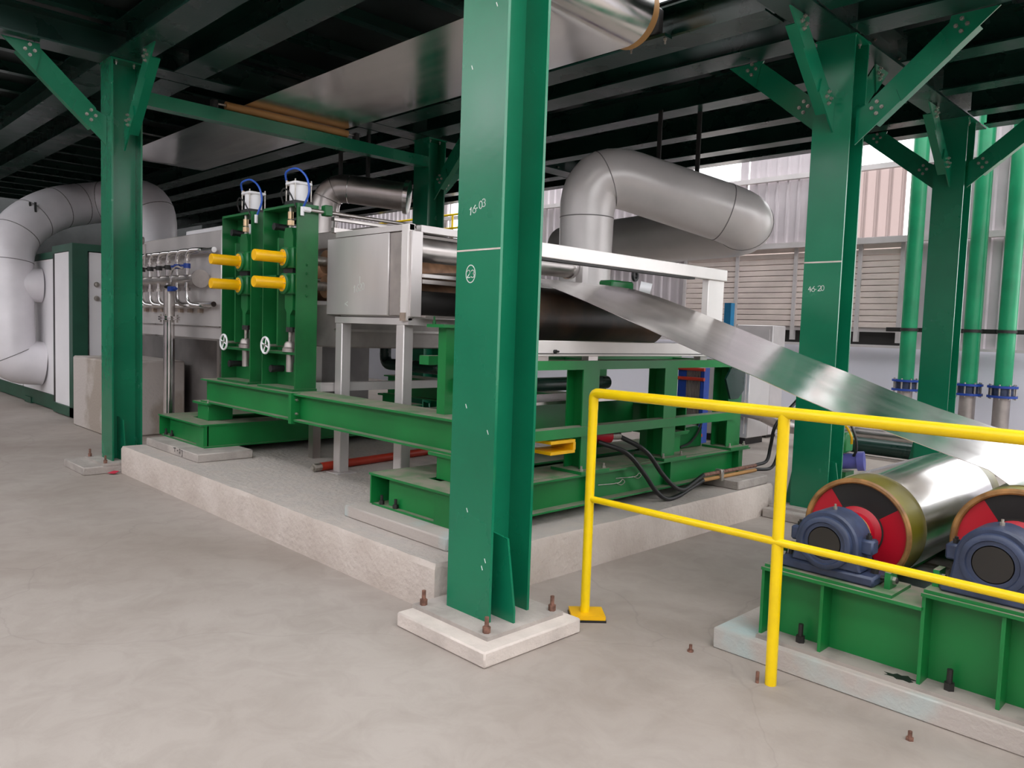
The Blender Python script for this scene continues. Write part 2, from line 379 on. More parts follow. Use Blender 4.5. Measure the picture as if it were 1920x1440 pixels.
# ---- deck above, girders and joists
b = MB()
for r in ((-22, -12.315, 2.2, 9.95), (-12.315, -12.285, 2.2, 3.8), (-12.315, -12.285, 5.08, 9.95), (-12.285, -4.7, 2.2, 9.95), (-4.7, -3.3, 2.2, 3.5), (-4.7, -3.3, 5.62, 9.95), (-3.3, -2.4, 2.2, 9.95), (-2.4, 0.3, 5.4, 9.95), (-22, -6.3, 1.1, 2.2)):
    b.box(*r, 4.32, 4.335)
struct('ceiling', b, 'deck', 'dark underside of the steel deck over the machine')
GY = [(2.62, 0.30), (3.21, 0.30), (5.58, 0.30), (6.23, 0.30), (7.31, 0.25), (8.31, 0.22), (9.23, 0.22), (9.82, 0.2)]
SEG = [(-22, -8.32), (-7.98, -2.95), (-2.59, 0.3)]
JW = ['over the front row of columns', 'just inside the front row of columns', 'running close behind the overhead strip', 'over the second row of columns',
      'next behind the second row of columns', 'midway to the last row of columns', 'just before the last row of columns', 'at the deck edge by the wall']
BW = ['bay above the oven', 'middle bay', 'outer bay past the crossing girder']
for si, (a, c) in enumerate(SEG):
    for (yc, w), jw in zip(GY, JW):
        if si == 2 and yc < 5.5: continue
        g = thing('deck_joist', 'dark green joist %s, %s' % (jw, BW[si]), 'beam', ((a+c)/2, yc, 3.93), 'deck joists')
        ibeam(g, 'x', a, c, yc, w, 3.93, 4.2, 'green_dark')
for xc, y0, lab in ((-2.77, 2.2, 'pale-bottomed crossing girder resting on the row of green columns by the wall'), (-8.15, 1.1, 'dark crossing girder over the column beside the concrete block')):
    g = thing('crossing_girder', lab, 'beam', (xc, 6, 3.93))
    ibeam(g, 'y', y0, 9.95, xc, 0.30, 3.931, 4.199, 'green_dark')
    for yb in (5.4, 5.8, 7.0, 7.6, 8.3, 8.9):
        for dz in (0.06, 0.16): bolt(g, (xc+0.006, yb, 3.95+dz), '+x', 0.014)
x = -21.6
while x < 0.2:
    y0, y1 = (2.25, 9.9)
    if x < -6.4: y0 = 1.15
    if x > -2.5: y0 = 5.45
    segs = [(y0, y1)] if not (-4.75 < x < -3.25) else [(y0, 3.48), (5.64, y1)]
    for a, c in segs:
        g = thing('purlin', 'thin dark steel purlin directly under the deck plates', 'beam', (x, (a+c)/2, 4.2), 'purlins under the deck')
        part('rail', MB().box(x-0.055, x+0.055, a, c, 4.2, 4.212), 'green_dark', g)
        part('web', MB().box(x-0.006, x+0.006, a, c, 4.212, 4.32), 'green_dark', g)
    x += 0.86
# edge beam along the front of the left deck
# ---- columns
def column(cx, y0, z0, label, gusset=True, group=None, depth=0.28, w=0.31, ztop=3.93, m='green_column'):
    c = thing('steel_column', label, 'column', (cx, y0+depth/2, z0), group)
    t = 0.016
    zb = z0+0.02
    part('base_plate', MB().box(cx-0.28, cx+0.28, y0-0.12, y0+depth+0.12, z0, zb), 'pad_grey', c)
    part('flange', MB().box(cx-w/2, cx+w/2, y0, y0+t, zb, ztop-0.016), m, c)
    part('flange', MB().box(cx-w/2, cx+w/2, y0+depth-t, y0+depth, zb, ztop-0.016), m, c)
    part('web', MB().box(cx-0.006, cx+0.006, y0+t, y0+depth-t, zb, ztop-0.016), m, c)
    part('cap_plate', MB().box(cx-w/2-0.01, cx+w/2+0.01, y0-0.01, y0+depth+0.01, ztop-0.016, ztop), m, c)
    for sx in (-1, 1):
        ym = y0+depth/2
        part('gusset', MB().prism([(cx+sx*0.008, zb), (cx+sx*0.235, zb), (cx+sx*0.235, zb+0.06), (cx+sx*0.175, zb+0.40), (cx+sx*0.008, zb+0.42)], 'y', ym-0.05, ym-0.038), m, c)
    for sx in (-1, 1):
        for yy in (y0-0.085, y0+depth+0.085):
            bolt(c, (cx+sx*0.235, yy, zb), '+z', 0.019, 0.03, 0.045, 'rust_bolt', 'anchor_bolt')
    for sx in (-0.1, 0.1):
        for yy in (y0+0.06, y0+depth-0.06): bolt(c, (cx+sx, yy, ztop-0.016), '-z', 0.014, 0.012, 0.02)
    return c
CX = -2.775
c1 = column(CX, 2.49, 0.075, 'bright green H-section column nearest the railing, chalk-marked, standing on a pale footing')
c2 = column(-8.155, 2.49, 0.075, 'dark green H-section column in front of the concrete block, with two knee braces', m='green_column')
c3 = column(CX, 6.28, 0.075, 'dark green H-section column behind the sloping metal strip, beside the beige louvre')
c4 = column(CX, 9.28, 0.075, 'dark green H-section column between the upright green pipes by the wall')
c5 = column(-8.155, 6.28, 0.075, 'nearly black green column behind the steel box, under the far end of the tie beam')
# marks on the columns
part('weld_line', MB().box(CX-0.155, CX+0.155, 2.4885, 2.49, 1.872, 1.880), 'pad_white', c1)
strokes('chalk_mark', c1, word('16.03', 0.036, 0.62, 0.22), 0.004, (-2.845, 2.49, 2.045), (1,0,0), (0,0,1), label='chalked 16.03')
strokes('chalk_mark', c1, word('23', 0.036, 0.85), 0.004, (-2.85, 2.49, 1.745), (1,0,0), (0,0,1), label='chalked 23 in a ring')
strokes('chalk_mark', c1, [arc(-2.823+2.85, 0.018, 0.033, 0.042, 0, 360, 20)], 0.0045, (-2.85, 2.49, 1.745), (1,0,0), (0,0,1))
part('weld_line', MB().box(CX-0.155, CX+0.155, 6.2785, 6.28, 2.135, 2.147), 'pad_white', c3)
strokes('chalk_mark', c3, word('46.20', 0.042, 0.62, 0.05), 0.005, (-2.88, 6.28, 1.90), (1,0,0), (0,0,1), label='chalked 46.20')
# small white scuffs on the near column
for u, z in ((-2.83, 1.13), (-2.67, 1.02), (-2.80, 0.62), (-2.66, 0.4), (-2.68, 0.36), (-2.86, 2.75), (-2.70, 3.0)):
    strokes('scuff', c1, [[(0, 0), (0.008, -0.018)]], 0.004, (u, 2.49, z), (1,0,0), (0,0,1))

def footing(x0, x1, y0, y1, z0, z1, label, m='pad_white', name='concrete_footing', group=None, bev=0.008):
    return solo(name, MB().box(x0, x1, y0, y1, z0, z1), m, label, 'footing', group, bevel=bev)
footing(-3.06, -2.41, 2.275, 2.93, 0, 0.075, 'square pale concrete footing under the chalk-marked green column', 'pad_white')
footing(-8.5, -7.875, 2.2, 2.93, 0, 0.075, 'square grey concrete footing under the column at the plinth corner', 'pad_grey')
footing(-3.06, -2.45, 6.05, 6.75, 0, 0.075, 'square concrete footing under the column beside the louvre', 'pad_grey')
footing(-3.1, -2.45, 9.05, 9.75, 0, 0.075, 'square concrete footing under the column between the green pipes', 'pad_grey')
footing(-8.5, -7.875, 6.05, 6.75, 0, 0.075, 'square concrete footing under the column behind the tanks', 'pad_grey')

def brace(p, hd, z0, H, side, label, wv=0.25, th=0.014, ztop=3.928):
    """knee brace in the vertical plane through p along horizontal unit hd: plate cut flush to column and girder"""
    p = Vector(p); hd = Vector(hd); nrm = Vector((0,0,1)).cross(hd)*side
    k = thing('knee_brace', label, 'brace', (p.x, p.y, z0)); dz = ztop-z0
    def P(h, z, t): return Vector((p.x, p.y, 0))+hd*h+Vector((0,0,z))+nrm*t
    def plate(poly, t0, t1):
        n = len(poly); b = MB()
        return b.add([P(h, z, t0) for h, z in poly]+[P(h, z, t1) for h, z in poly], [tuple(range(n-1,-1,-1)), tuple(range(n, 2*n))]+[(q, (q+1) % n, (q+1) % n+n, q+n) for q in range(n)])
    wh = wv*H/dz; s = H/dz
    def lo(f): return (H*f, z0+dz*f)
    def hi(f): return (H*f, z0+dz*f+wv)
    f1 = 1-wv/dz
    part('plate', plate([lo(0.16), lo(0.86), (H*0.86-wh*0.55, z0+dz*0.86+wv*0.45), (H*f1*0.90, z0+wv+dz*f1*0.90), (H*0.10, z0+wv+dz*0.10), (H*0.10+0.02, z0+wv*0.6+dz*0.10)], -th/2, th/2), 'green_column', k)
    part('gusset_plate', plate([(0.0, z0), lo(0.34), (H*0.30, z0+wv*0.85+dz*0.20), (0.10, z0+wv*0.95+0.08), (0.0, z0+wv+0.02)], th/2, th*1.5), 'green_column', k)
    part('gusset_plate', plate([lo(0.68), lo(0.99), (H*0.99-wh*1.1, ztop-0.005), lo(0.70) if False else (H*0.66-0.02, z0+wv*0.75+dz*0.66)], th/2, th*1.5), 'green_column', k)
    part('flange', plate([lo(0.16), lo(0.86), (H*0.86-0.012*s, z0+dz*0.86+0.012), (H*0.16-0.012*s, z0+dz*0.16+0.012)], -0.07, -th/2), 'green_column', k)
    me = bolt_mesh(0.016, 0.012, 0.012)
    for f in (0.22, 0.80):
        ch, cz = H*f-wh*0.20, z0+dz*f+wv*0.32
        for a, c in ((0.038, 0), (-0.038, 0), (0, 0.045), (0, -0.045)):
            o = inst('bolt', me, k, P(ch+a, cz+c, th*1.5)); o.rotation_euler = nrm.to_track_quat('Z', 'Y').to_euler()
    return k
XP, XM, YP, YM = (1,0,0), (-1,0,0), (0,1,0), (0,-1,0)
brace((-8.155, 2.488, 0), YM, 3.13, 0.86, 1, 'green bolted knee brace on the concrete-block column, reaching away from the machine')
brace((-7.998, 2.62, 0), XP, 3.08, 0.78, -1, 'green knee brace under the front joist, from the column by the concrete block')
brace((CX-0.157, 6.40, 0), XM, 3.22, 0.86, 1, 'dark knee brace leaning from the louvre-side column toward the overhead duct')
brace((CX+0.157, 6.40, 0), XP, 3.08, 0.98, -1, 'long dark knee brace leaning from the louvre-side column away from the duct')
brace((CX, 6.278, 0), YM, 3.18, 0.85, 1, 'short green knee brace under the crossing girder, reaching toward the overhead roll')
brace((CX, 6.562, 0), YP, 3.18, 0.8, -1, 'dark knee brace under the crossing girder between the two far columns')
brace((CX-0.157, 9.40, 0), XM, 3.2, 0.9, 1, 'dark knee brace in front of the glowing wall panel')
brace((CX+0.157, 9.40, 0), XP, 3.2, 0.9, -1, 'dark knee brace beside the two upright pipes at the wall')
brace((CX, 9.278, 0), YM, 3.2, 0.82, 1, 'olive knee brace on the front of the column between the pipes')
brace((-7.998, 6.40, 0), XP, 3.15, 0.75, -1, 'black knee brace behind the chalk-marked column, near the far tie beam end')
brace((-8.155, 6.562, 0), YP, 3.15, 0.75, -1, 'black knee brace behind the far column of the tie beam')

# ---- tie beam with paper-covered roller, overhead strip and turning roll
t = thing('tie_beam', 'green tie beam carrying the tan roller between two columns', 'beam', (-8.1, 4.5, 3.55))
part('channel_web', MB().box(-8.006, -7.99, 2.78, 6.27, 3.55, 3.68), 'green_column', t)
part('flange', MB().box(-8.12, -8.006, 2.78, 6.27, 3.55, 3.562), 'green_column', t)
part('flange', MB().box(-8.12, -8.006, 2.78, 6.27, 3.668, 3.68), 'green_column', t)
t = thing('guide_roller', 'thin tan roller on the tie beam under the overhead strip', 'roller', (-8.06, 4.4, 3.68))
part('tube', MB().cyl((-8.06, 3.62, 3.742), (-8.06, 5.10, 3.742), 0.042, 24), 'tan_roll', t)
part('shaft', MB().cyl((-8.06, 3.50, 3.742), (-8.06, 5.22, 3.742), 0.012, 10), 'bolt_steel', t)
for yy in (3.50, 5.22): part('bearing', MB().box(-8.10, -8.02, yy-0.03, yy+0.03, 3.68, 3.775), 'black_steel', t, 0.01)
def ribbon(pts, y0, y1, th):
    """sheet metal strip following (x,z) points"""
    b = MB(); P = [Vector((x, 0, z)) for x, z in pts]; n = len(P); top = []; bot = []
    for i in range(n):
        d = (P[min(i+1, n-1)]-P[max(i-1, 0)]).normalized(); nn = Vector((-d.z, 0, d.x))
        top.append(P[i]+nn*th/2); bot.append(P[i]-nn*th/2)
    vs = []
    for i in range(n): vs += [(top[i].x, y0, top[i].z), (top[i].x, y1, top[i].z), (bot[i].x, y1, bot[i].z), (bot[i].x, y0, bot[i].z)]
    fs = []; 
    for i in range(n-1):
        a = 4*i; c = a+4
        fs += [(a, a+1, c+1, c), (a+1, a+2, c+2, c+1), (a+2, a+3, c+3, c+2), (a+3, a, c, c+3)]
    fs += [(0, 3, 2, 1), (4*n-4, 4*n-3, 4*n-2, 4*n-1)]
    return b.add(vs, fs, True)
SY0, SY1 = 3.82, 5.06
rc, rR = (-3.95, 4.053), 0.26
pts = [(-12.3, 6.0), (-12.3, 4.06), (-12.28, 3.93), (-12.2, 3.84), (-12.06, 3.79)]+[(-11.9+i*0.5, 3.788) for i in range(16)]+[(rc[0]-0.02, rc[1]-rR-0.004)]
pts += [(rc[0]+(rR+0.004)*math.cos(math.radians(a)), rc[1]+(rR+0.004)*math.sin(math.radians(a))) for a in range(-84, 1, 6)]
pts += [(rc[0]+rR+0.004, 4.6), (rc[0]+rR+0.004, 6.2)]
o = solo('metal_strip', ribbon(pts, SY0, SY1, 0.003), 'strip', 'shiny aluminium strip running flat under the deck and up over the turning roll', 'metal strip')
t = thing('turning_roll', 'large overhead roll with a tan rim, partly wrapped by the strip', 'roller', (rc[0], 4.5, rc[1]-rR))
part('drum', MB().cyl((rc[0], 3.72, rc[1]), (rc[0], 5.14, rc[1]), rR-0.002, 56), 'tan_roll', t)
part('shaft', MB().cyl((rc[0], 3.40, rc[1]), (rc[0], 5.45, rc[1]), 0.06, 20), 'bolt_steel', t)
for yy in (3.50, 5.36):
    pb = part('bearing_housing', MB().box(rc[0]-0.12, rc[0]+0.12, yy-0.06, yy+0.06, rc[1]-0.12, rc[1]+0.12), 'black_steel', t, 0.03)
    part('hanger', MB().box(rc[0]-0.2, rc[0]+0.2, yy-0.05, yy+0.05, rc[1]-0.15, rc[1]-0.125), 'green_dark', t)
    for sx in (-0.17, 0.17): bolt(t, (rc[0]+sx, yy, rc[1]-0.15), '-z', 0.016, 0.015, 0.03)

# ================================================================== PLINTH AND MACHINE BASE
def rough_box(x0, x1, y0, y1, z0, z1, n=0.12, amp=0.006):
    """box with gently uneven cast edges on the top front and right side"""
    b = MB(); nx = max(2, int((x1-x0)/n)); ny = max(2, int((y1-y0)/n)); rnd = random.Random(3)
    front = [(x0+(x1-x0)*i/nx) for i in range(nx+1)]; side = [(y0+(y1-y0)*i/ny) for i in range(ny+1)]
    ring = [(xx, y0) for xx in front]+[(x1, yy) for yy in side[1:]]+[(x0, y1)]
    def j(a): return a+rnd.uniform(-amp, amp)
    bot = [(u, v, z0) for u, v in ring]
    mid = [(j(u), j(v), z1-0.025) for u, v in ring]
    cxm, cym = (x0+x1)/2, (y0+y1)/2
    top = [(u+(0.014 if u < cxm else -0.014)+rnd.uniform(-amp, amp), v+(0.014 if v < cym else -0.014)+rnd.uniform(-amp, amp), z1) for u, v in ring]
    N = len(ring); vs = bot+mid+top
    fs = []
    for L in (0, 1):
        for k in range(N): fs.append((L*N+k, L*N+(k+1) % N, (L+1)*N+(k+1) % N, (L+1)*N+k))
    fs += [tuple(range(N-1, -1, -1)), tuple(range(2*N, 3*N))]
    return b.add(vs, fs)
mat('plinth', (0.60, 0.53, 0.48), 0.9, scale=3.0, col2=(0.50, 0.43, 0.38), bump=0.55, bscale=28, dust=(0.47, 0.425, 0.395), dust_amt=1.0)
solo('concrete_plinth', rough_box(-7.85, -3.075, 2.525, 6.25, 0, 0.26), 'plinth', 'long low cast concrete plinth under the green machine frame', 'plinth')
GRPP = None
pad = footing(-7.78, -6.58, 2.73, 3.24, 0.26, 0.335, 'pale pad under the short green beam, stencilled near its middle', 'pad_grey')
footing(-4.25, -3.22, 2.72, 3.30, 0.26, 0.335, 'bluish-edged pad under the long green base beam behind the chalk-marked column', 'pad_blue')
footing(-3.72, -3.10, 5.7, 6.2, 0.26, 0.335, 'worn square pad at the far end of the long green base beam', 'pad_grey')
footing(-7.78, -6.58, 5.3, 5.9, 0.26, 0.335, 'pad under the far end of the short beam pair', 'pad_grey')

strokes('stencil_mark', pad, [[(0,0.03),(0.05,0.035)],[(0.03,0.035),(0.03,0)],[(0.08,0.015),(0.10,0.018)],[(0.13,0.035),(0.15,0.035),(0.15,0.0),(0.13,0.005)],[(0.18,0.03),(0.20,0.03),(0.20,-0.02),(0.185,-0.02)]], 0.008, (-7.1, 2.73, 0.295), (1,0,0), (0,0,1), 'black')
def base_beam(x0, x1, y0, y1, z0, z1, label):
    """double box-like base beam along y with closed front frame"""
    t = thing('base_beam', label, 'beam', ((x0+x1)/2, y0, z0)); g = 'green_machine'
    part('bottom_plate', MB().box(x0-0.02, x1+0.02, y0, y1, z0, z0+0.014), g, t)
    part('top_plate', MB().box(x0-0.015, x0+0.36, y0-0.03, y1, z1-0.014, z1), g, t)
    part('top_plate', MB().box(x1-0.30, x1+0.015, y0-0.03, y1, z1-0.014, z1), g, t)
    part('top_plate', MB().box(x0+0.36, x1-0.30, y0-0.03, y0+0.16, z1-0.014, z1), g, t)
    part('web', MB().box(x0+0.12, x1-0.0, y0+0.035, y0+0.047, z0+0.014, z1-0.014), g, t)
    part('end_plate', MB().box(x0-0.012, x0, y0-0.02, y0+0.14, z0+0.014, z1-0.014), g, t)
    part('web', MB().box(x0, x0+0.012, y0+0.14, y1, z0+0.014, z1-0.014), g, t)
    part('web', MB().box(x1-0.012, x1, y0, y1, z0+0.014, z1-0.014), g, t)
    part('stiffener', MB().box(x1-0.16, x1-0.012, y0+0.0, y0+0.012, z0+0.014, z1-0.014), g, t)
    for xx in (x0+0.07, x0+0.22): bolt(t, (xx, y0+0.015, z0+0.014), '+z', 0.018, 0.025, 0.035, 'black_steel', 'anchor_bolt')
    return t
bl = base_beam(-7.87, -6.88, 2.91, 5.9, 0.335, 0.55, 'short green base beam on the stencilled pad, at the plinth corner')
br = base_beam(-4.14, -3.36, 2.87, 6.22, 0.335, 0.55, 'long green base beam under the post frame, beside the railing')
for yy in (4.08, 5.02, 6.05):
    part('stiffener', MB().box(-3.36, -3.30, yy-0.008, yy+0.008, 0.349, 0.536), 'green_machine', br)
part('side_flange', MB().box(-3.36, -3.29, 3.0, 6.22, 0.536, 0.548), 'green_machine', br)
part('side_flange', MB().box(-3.36, -3.29, 3.0, 6.22, 0.336, 0.348), 'green_machine', br)

# spacer blocks and the long carrying beams
for xs, lab in ((-7.25, 'green spacer block on the short base beam'), (-3.62, 'green spacer block on the long base beam near the chalk-marked column')):
    for y0, tail in ((3.06, ''), (5.20, ', at its far end')):
        t = thing('spacer_block', lab+tail, 'block', (xs, y0+0.12, 0.55))
        part('block', MB().box(xs-0.12, xs+0.12, y0, y0+0.24, 0.55, 0.70), 'green_machine', t, 0.004)
        part('plate', MB().box(xs-0.17, xs+0.17, y0-0.03, y0+0.27, 0.70, 0.72), 'green_machine', t)
        bolt(t, (xs+0.14, y0-0.01, 0.72), '+z', 0.012, 0.01, 0.02)
def carry_beam(y, label, xl=-7.28, xr=-3.425):
    t = thing('carrying_beam', label, 'beam', ((xl+xr)/2, y+0.15, 0.72)); g = 'green_machine'
    part('bottom_flange', MB().box(xl, xr, y, y+0.30, 0.72, 0.734), g, t)
    part('top_flange', MB().box(xl, xr, y, y+0.30, 0.926, 0.94), g, t)
    part('web', MB().box(xl, xr, y+0.06, y+0.072, 0.734, 0.926), g, t)
    part('web', MB().box(xl, xr, y+0.228, y+0.24, 0.734, 0.926), g, t)
    part('splice_plate', MB().box(-5.565, -5.545, y-0.02, y+0.059, 0.70, 0.945), g, t)
    part('splice_plate', MB().box(-5.543, -5.523, y-0.02, y+0.059, 0.70, 0.945), g, t)
    for zz in (0.78, 0.89): bolt(t, (-5.523, y+0.025, zz), '+x', 0.012)
    return t
carry_beam(3.05, 'long green beam on spacer blocks carrying the two roll stands')
carry_beam(5.15, 'long green beam at the rear of the machine frame')

# ================================================================== ROLL STANDS WITH YELLOW GUARDS
def roll_stand(x0, x1, label, dy=0.0):
    y0 = 3.15; y1 = 3.34; z0 = 0.94; z1 = 2.455; g = 'green_stand'; xm = (x0+x1)/2
    t = thing('roll_stand', label, 'roll stand', (xm, (y0+y1)/2, z0), 'roll stands with yellow guards')
    part('side_plate', MB().box(x0, x0+0.016, y0, y1, z0+0.02, z1), g, t)
    part('side_plate', MB().box(x1-0.016, x1, y0, y1, z0+0.02, z1), g, t)
    part('foot_plate', MB().box(x0-0.015, x1+0.015, y0-0.03, y1, z0, z0+0.02), g, t)
    part('top_plate', MB().box(x0+0.016, x1-0.016, y0, y1, z1-0.02, z1), g, t)
    part('shelf', MB().box(x0+0.016, x1-0.016, y0, y1-0.02, 1.235, 1.255), g, t)
    part('shelf', MB().box(x0+0.016, x0+0.24, y0, y1-0.02, 1.875, 1.89), g, t)
    # back plates either side of the roll slot
    part('back_plate', MB().box(x0+0.016, x0+0.20, y1-0.05, y1-0.03, z0+0.02, z1-0.02), g, t)
    part('back_plate', MB().box(x0+0.20, x1-0.016, y1-0.05, y1-0.03, z0+0.02, 1.16), g, t)
    part('guide_rail', MB().box(x0+0.20, x0+0.225, y0+0.03, y1-0.03, 1.30, 2.20), g, t)
    part('guide_rail', MB().box(x1-0.06, x1-0.035, y0+0.03, y1-0.03, 1.30, 2.20), g, t)
    xc = x0+0.415; ya = y0-0.06
    for zc, hi in ((2.025, True), (1.815, False)):
        blk = part('bearing_block', MB().box(xc-0.10, xc+0.11, ya+0.05, ya+0.16, zc-0.085, zc+0.085), g, t, 0.012)
        part('flange_ring', MB().lathe((xc, ya+0.05, zc), (0,-1,0), [(0, 0.085), (0.02, 0.085), (0.03, 0.07), (0.03, 0.04)], 28), g, blk)
        gd = part('shaft_guard', MB().lathe((xc, ya+0.03, zc), (0,-1,0), [(0, 0.066), (0.012, 0.066), (0.014, 0.046), (0.25, 0.046), (0.255, 0.043), (0.255, 0.0)], 28), 'yellow_guard', t)
        for a in range(6):
            bolt(gd, (xc+0.057*math.cos(a*PI/3), ya+0.018, zc+0.057*math.sin(a*PI/3)), '-y', 0.005, 0.005, 0.003)
    part('nip_pad', MB().box(xc-0.07, xc+0.08, ya+0.07, ya+0.15, 1.90, 1.94), 'black', t)
    # screw and lock at the top, lift gear below
    part('yoke', MB().prism([(xc-0.07, 2.11), (xc+0.08, 2.11), (xc+0.08, 2.20), (xc+0.05, 2.27), (xc-0.05, 2.27), (xc-0.07, 2.22)], 'y', ya+0.07, ya+0.12), g, t)
    sc = part('screw', MB().cyl((xc, ya+0.09, 2.27), (xc, ya+0.09, 2.435), 0.013, 12), 'bolt_steel', t)
    part('lock_nut', MB().cyl((xc, ya+0.09, 2.29), (xc, ya+0.09, 2.33), 0.03, 6).cyl((xc, ya+0.09, 2.34), (xc, ya+0.09, 2.40), 0.024, 12), 'brass', sc)
    part('lift_block', MB().prism([(xc-0.06, 1.73), (xc+0.07, 1.73), (xc+0.07, 1.60), (xc+0.03, 1.56), (xc+0.03, 1.46), (xc-0.03, 1.46), (xc-0.03, 1.58), (xc-0.06, 1.62)], 'y', ya+0.08, ya+0.14), g, t)
    part('coupling', MB().cyl((xc, ya+0.10, 1.42), (xc, ya+0.10, 1.46), 0.035, 8), 'black_steel', t)
    part('screw', MB().cyl((xc, ya+0.10, 1.33), (xc, ya+0.10, 1.42), 0.014, 12), 'bolt_steel', t)
    part('screw_jack', MB().lathe((xc, ya+0.10, 1.256), (0,0,1), [(0, 0), (0, 0.062), (0.03, 0.062), (0.04, 0.05), (0.07, 0.045), (0.085, 0.03), (0.085, 0)], 20), 'stainless_dull', t)
    part('jack_sleeve', MB().cyl((xc, ya+0.10, 1.09), (xc, ya+0.10, 1.234), 0.03, 14), 'stainless_dull', t)
    part('arch_plate', MB().prism([(xc-0.13, 1.256), (xc-0.13, 1.36), (xc-0.06, 1.46), (xc+0.06, 1.46), (xc+0.13, 1.36), (xc+0.13, 1.256), (xc+0.115, 1.256), (xc+0.115, 1.355), (xc+0.055, 1.445), (xc-0.055, 1.445), (xc-0.115, 1.355), (xc-0.115, 1.256)], 'y', ya+0.15, ya+0.165), 'black_steel', t)
    # handwheel
    hx, hz = x0+0.16, 1.30
    ring = [(hx+0.068*math.cos(2*PI*k/24), y0-0.05, hz+0.068*math.sin(2*PI*k/24)) for k in range(25)]
    hw = part('handwheel', MB().tube(ring, 0.009, 8, False), 'cyl_white', t)
    part('spoke', MB().cyl((hx-0.065, y0-0.05, hz+0.02), (hx+0.065, y0-0.05, hz-0.02), 0.006, 8).cyl((hx, y0-0.05, hz), (hx+0.02, y0-0.05, hz+0.065), 0.006, 8).cyl((hx, y0-0.05, hz), (hx-0.03, y0-0.05, hz-0.06), 0.006, 8), 'cyl_white', hw)
    part('axle', MB().cyl((hx, y0-0.06, hz), (hx, y0+0.14, hz), 0.012, 10).cyl((hx, y0+0.10, hz), (xc, y0+0.10, hz), 0.010, 8), 'bolt_steel', hw)
    # black stop screws through the frame
    for xx, zz in ((x0+0.15, 2.30), (x0+0.12, 1.10)):
        part('stop_screw', MB().cyl((xx, y0+0.03, zz), (xx, y1-0.05, zz), 0.028, 14).cyl((xx, y0+0.02, zz), (xx, y0+0.05, zz), 0.033, 6), 'black', t)
    for zz in (1.72, 1.80, 1.90, 1.97):
        bolt(t, (x1, (y0+y1)/2, zz), '+x', 0.013, 0.008, 0.006, 'green_stand')
    # pneumatic cylinder
    ca = part('air_cylinder', MB().cyl((xc, y0+0.10, z1+0.035), (xc, y0+0.10, z1+0.165), 0.075, 28), 'cyl_white', t)
    part('end_cap', MB().box(xc-0.085, xc+0.085, y0+0.015, y0+0.185, z1, z1+0.035), 'black', ca, 0.006)
    part('end_cap', MB().box(xc-0.08, xc+0.08, y0+0.02, y0+0.18, z1+0.165, z1+0.19), 'cyl_white', ca, 0.006)
    for sx in (-1, 1):
        for sy in (-1, 1): part('tie_rod', MB().cyl((xc+sx*0.072, y0+0.10+sy*0.072, z1+0.03), (xc+sx*0.072, y0+0.10+sy*0.072, z1+0.205), 0.006, 8), 'bolt_steel', ca)
    part('fitting', MB().cyl((xc-0.07, y0+0.08, z1+0.185), (xc-0.12, y0+0.06, z1+0.185), 0.011, 8).cyl((xc-0.12, y0+0.06, z1+0.17), (xc-0.12, y0+0.06, z1+0.21), 0.012, 8), 'brass', ca)
    hz = z1+0.19
    part('air_hose', MB().tube(spline([(xc-0.11, y0+0.05, hz), (xc-0.03, y0+0.0, hz+0.07), (xc+0.10, y0+0.02, hz+0.09), (xc+0.20, y0+0.05, hz+0.02), (xc+0.235, y0+0.06, hz-0.10), (x1+0.02, y0+0.04, z1-0.03)]), 0.0085, 8), 'blue_hose', t)
    part('air_hose', MB().tube(spline([(xc-0.09, y0+0.01, z1+0.02), (xc-0.07, y0-0.02, z1+0.09), (xc+0.02, y0-0.04, z1+0.12), (xc+0.10, y0-0.03, z1+0.07), (x1-0.02, y0+0.0, z1-0.04)]), 0.0065, 8), 'black', t)
    for dx in (0.0, 0.035): part('hose_fitting', MB().cyl((x1-0.015+dx, y0+0.03, z1-0.10), (x1-0.015+dx, y0+0.03, z1-0.03), 0.015, 10), 'cyl_white', t)
    return t
roll_stand(-7.06, -6.47, 'green roll stand with two yellow guards, beside the stainless spray tank')
roll_stand(-6.26, -5.68, 'green roll stand with two yellow guards, beside the plain steel box')
for xc, nm in ((-6.66, 'beside the spray tank'), (-5.86, 'beside the steel box')):
    for zc, pos in ((2.025, 'upper'), (1.815, 'lower')):
        t = thing('squeeze_roll', 'brown rubber %s squeeze roll behind the stand %s' % (pos, nm), 'roller', (xc, 4.4, zc-0.1))
        part('cover', MB().cyl((xc, 3.52, zc), (xc, 5.35, zc), 0.098, 32), 'brown_roll', t)
        part('shaft', MB().cyl((xc, 3.33, zc), (xc, 5.5, zc), 0.04, 16), 'bolt_steel', t)

# ================================================================== STAINLESS TANKS
t = thing('spray_tank', 'stainless spray tank with rows of bent pipes, left of the roll stands', 'tank', (-9.0, 4.5, 0))
part('shell', MB().box(-10.15, -7.86, 3.5, 5.5, 1.28, 2.43), 'ss_sheet', t, 0.01)
mat('grey_in_shade', (0.17, 0.155, 0.15), 0.5, 0.2, var=0.3, scale=2)  # dark grey panel, painted darker still for the shade under the tank
part('lower_wall', MB().box(-12.2, -7.95, 4.15, 5.4, 0.0, 1.28), 'grey_in_shade', t)
part('seam_rail', MB().box(-10.15, -7.86, 3.485, 3.5, 1.42, 1.432), 'stainless', t)
part('rim', MB().box(-10.17, -7.84, 3.47, 3.50, 1.28, 1.30), 'stainless', t)
part('lid', MB().box(-9.4, -8.0, 3.75, 5.08, 2.43, 2.54), 'white_panel', t, 0.01)
part('edge_post', MB().box(-7.86, -7.80, 3.46, 3.52, 0.549, 1.30), 'stainless', t)
hd = part('header', MB().cyl((-10.1, 3.40, 1.925), (-8.15, 3.40, 1.925), 0.055, 20), 'stainless', t)
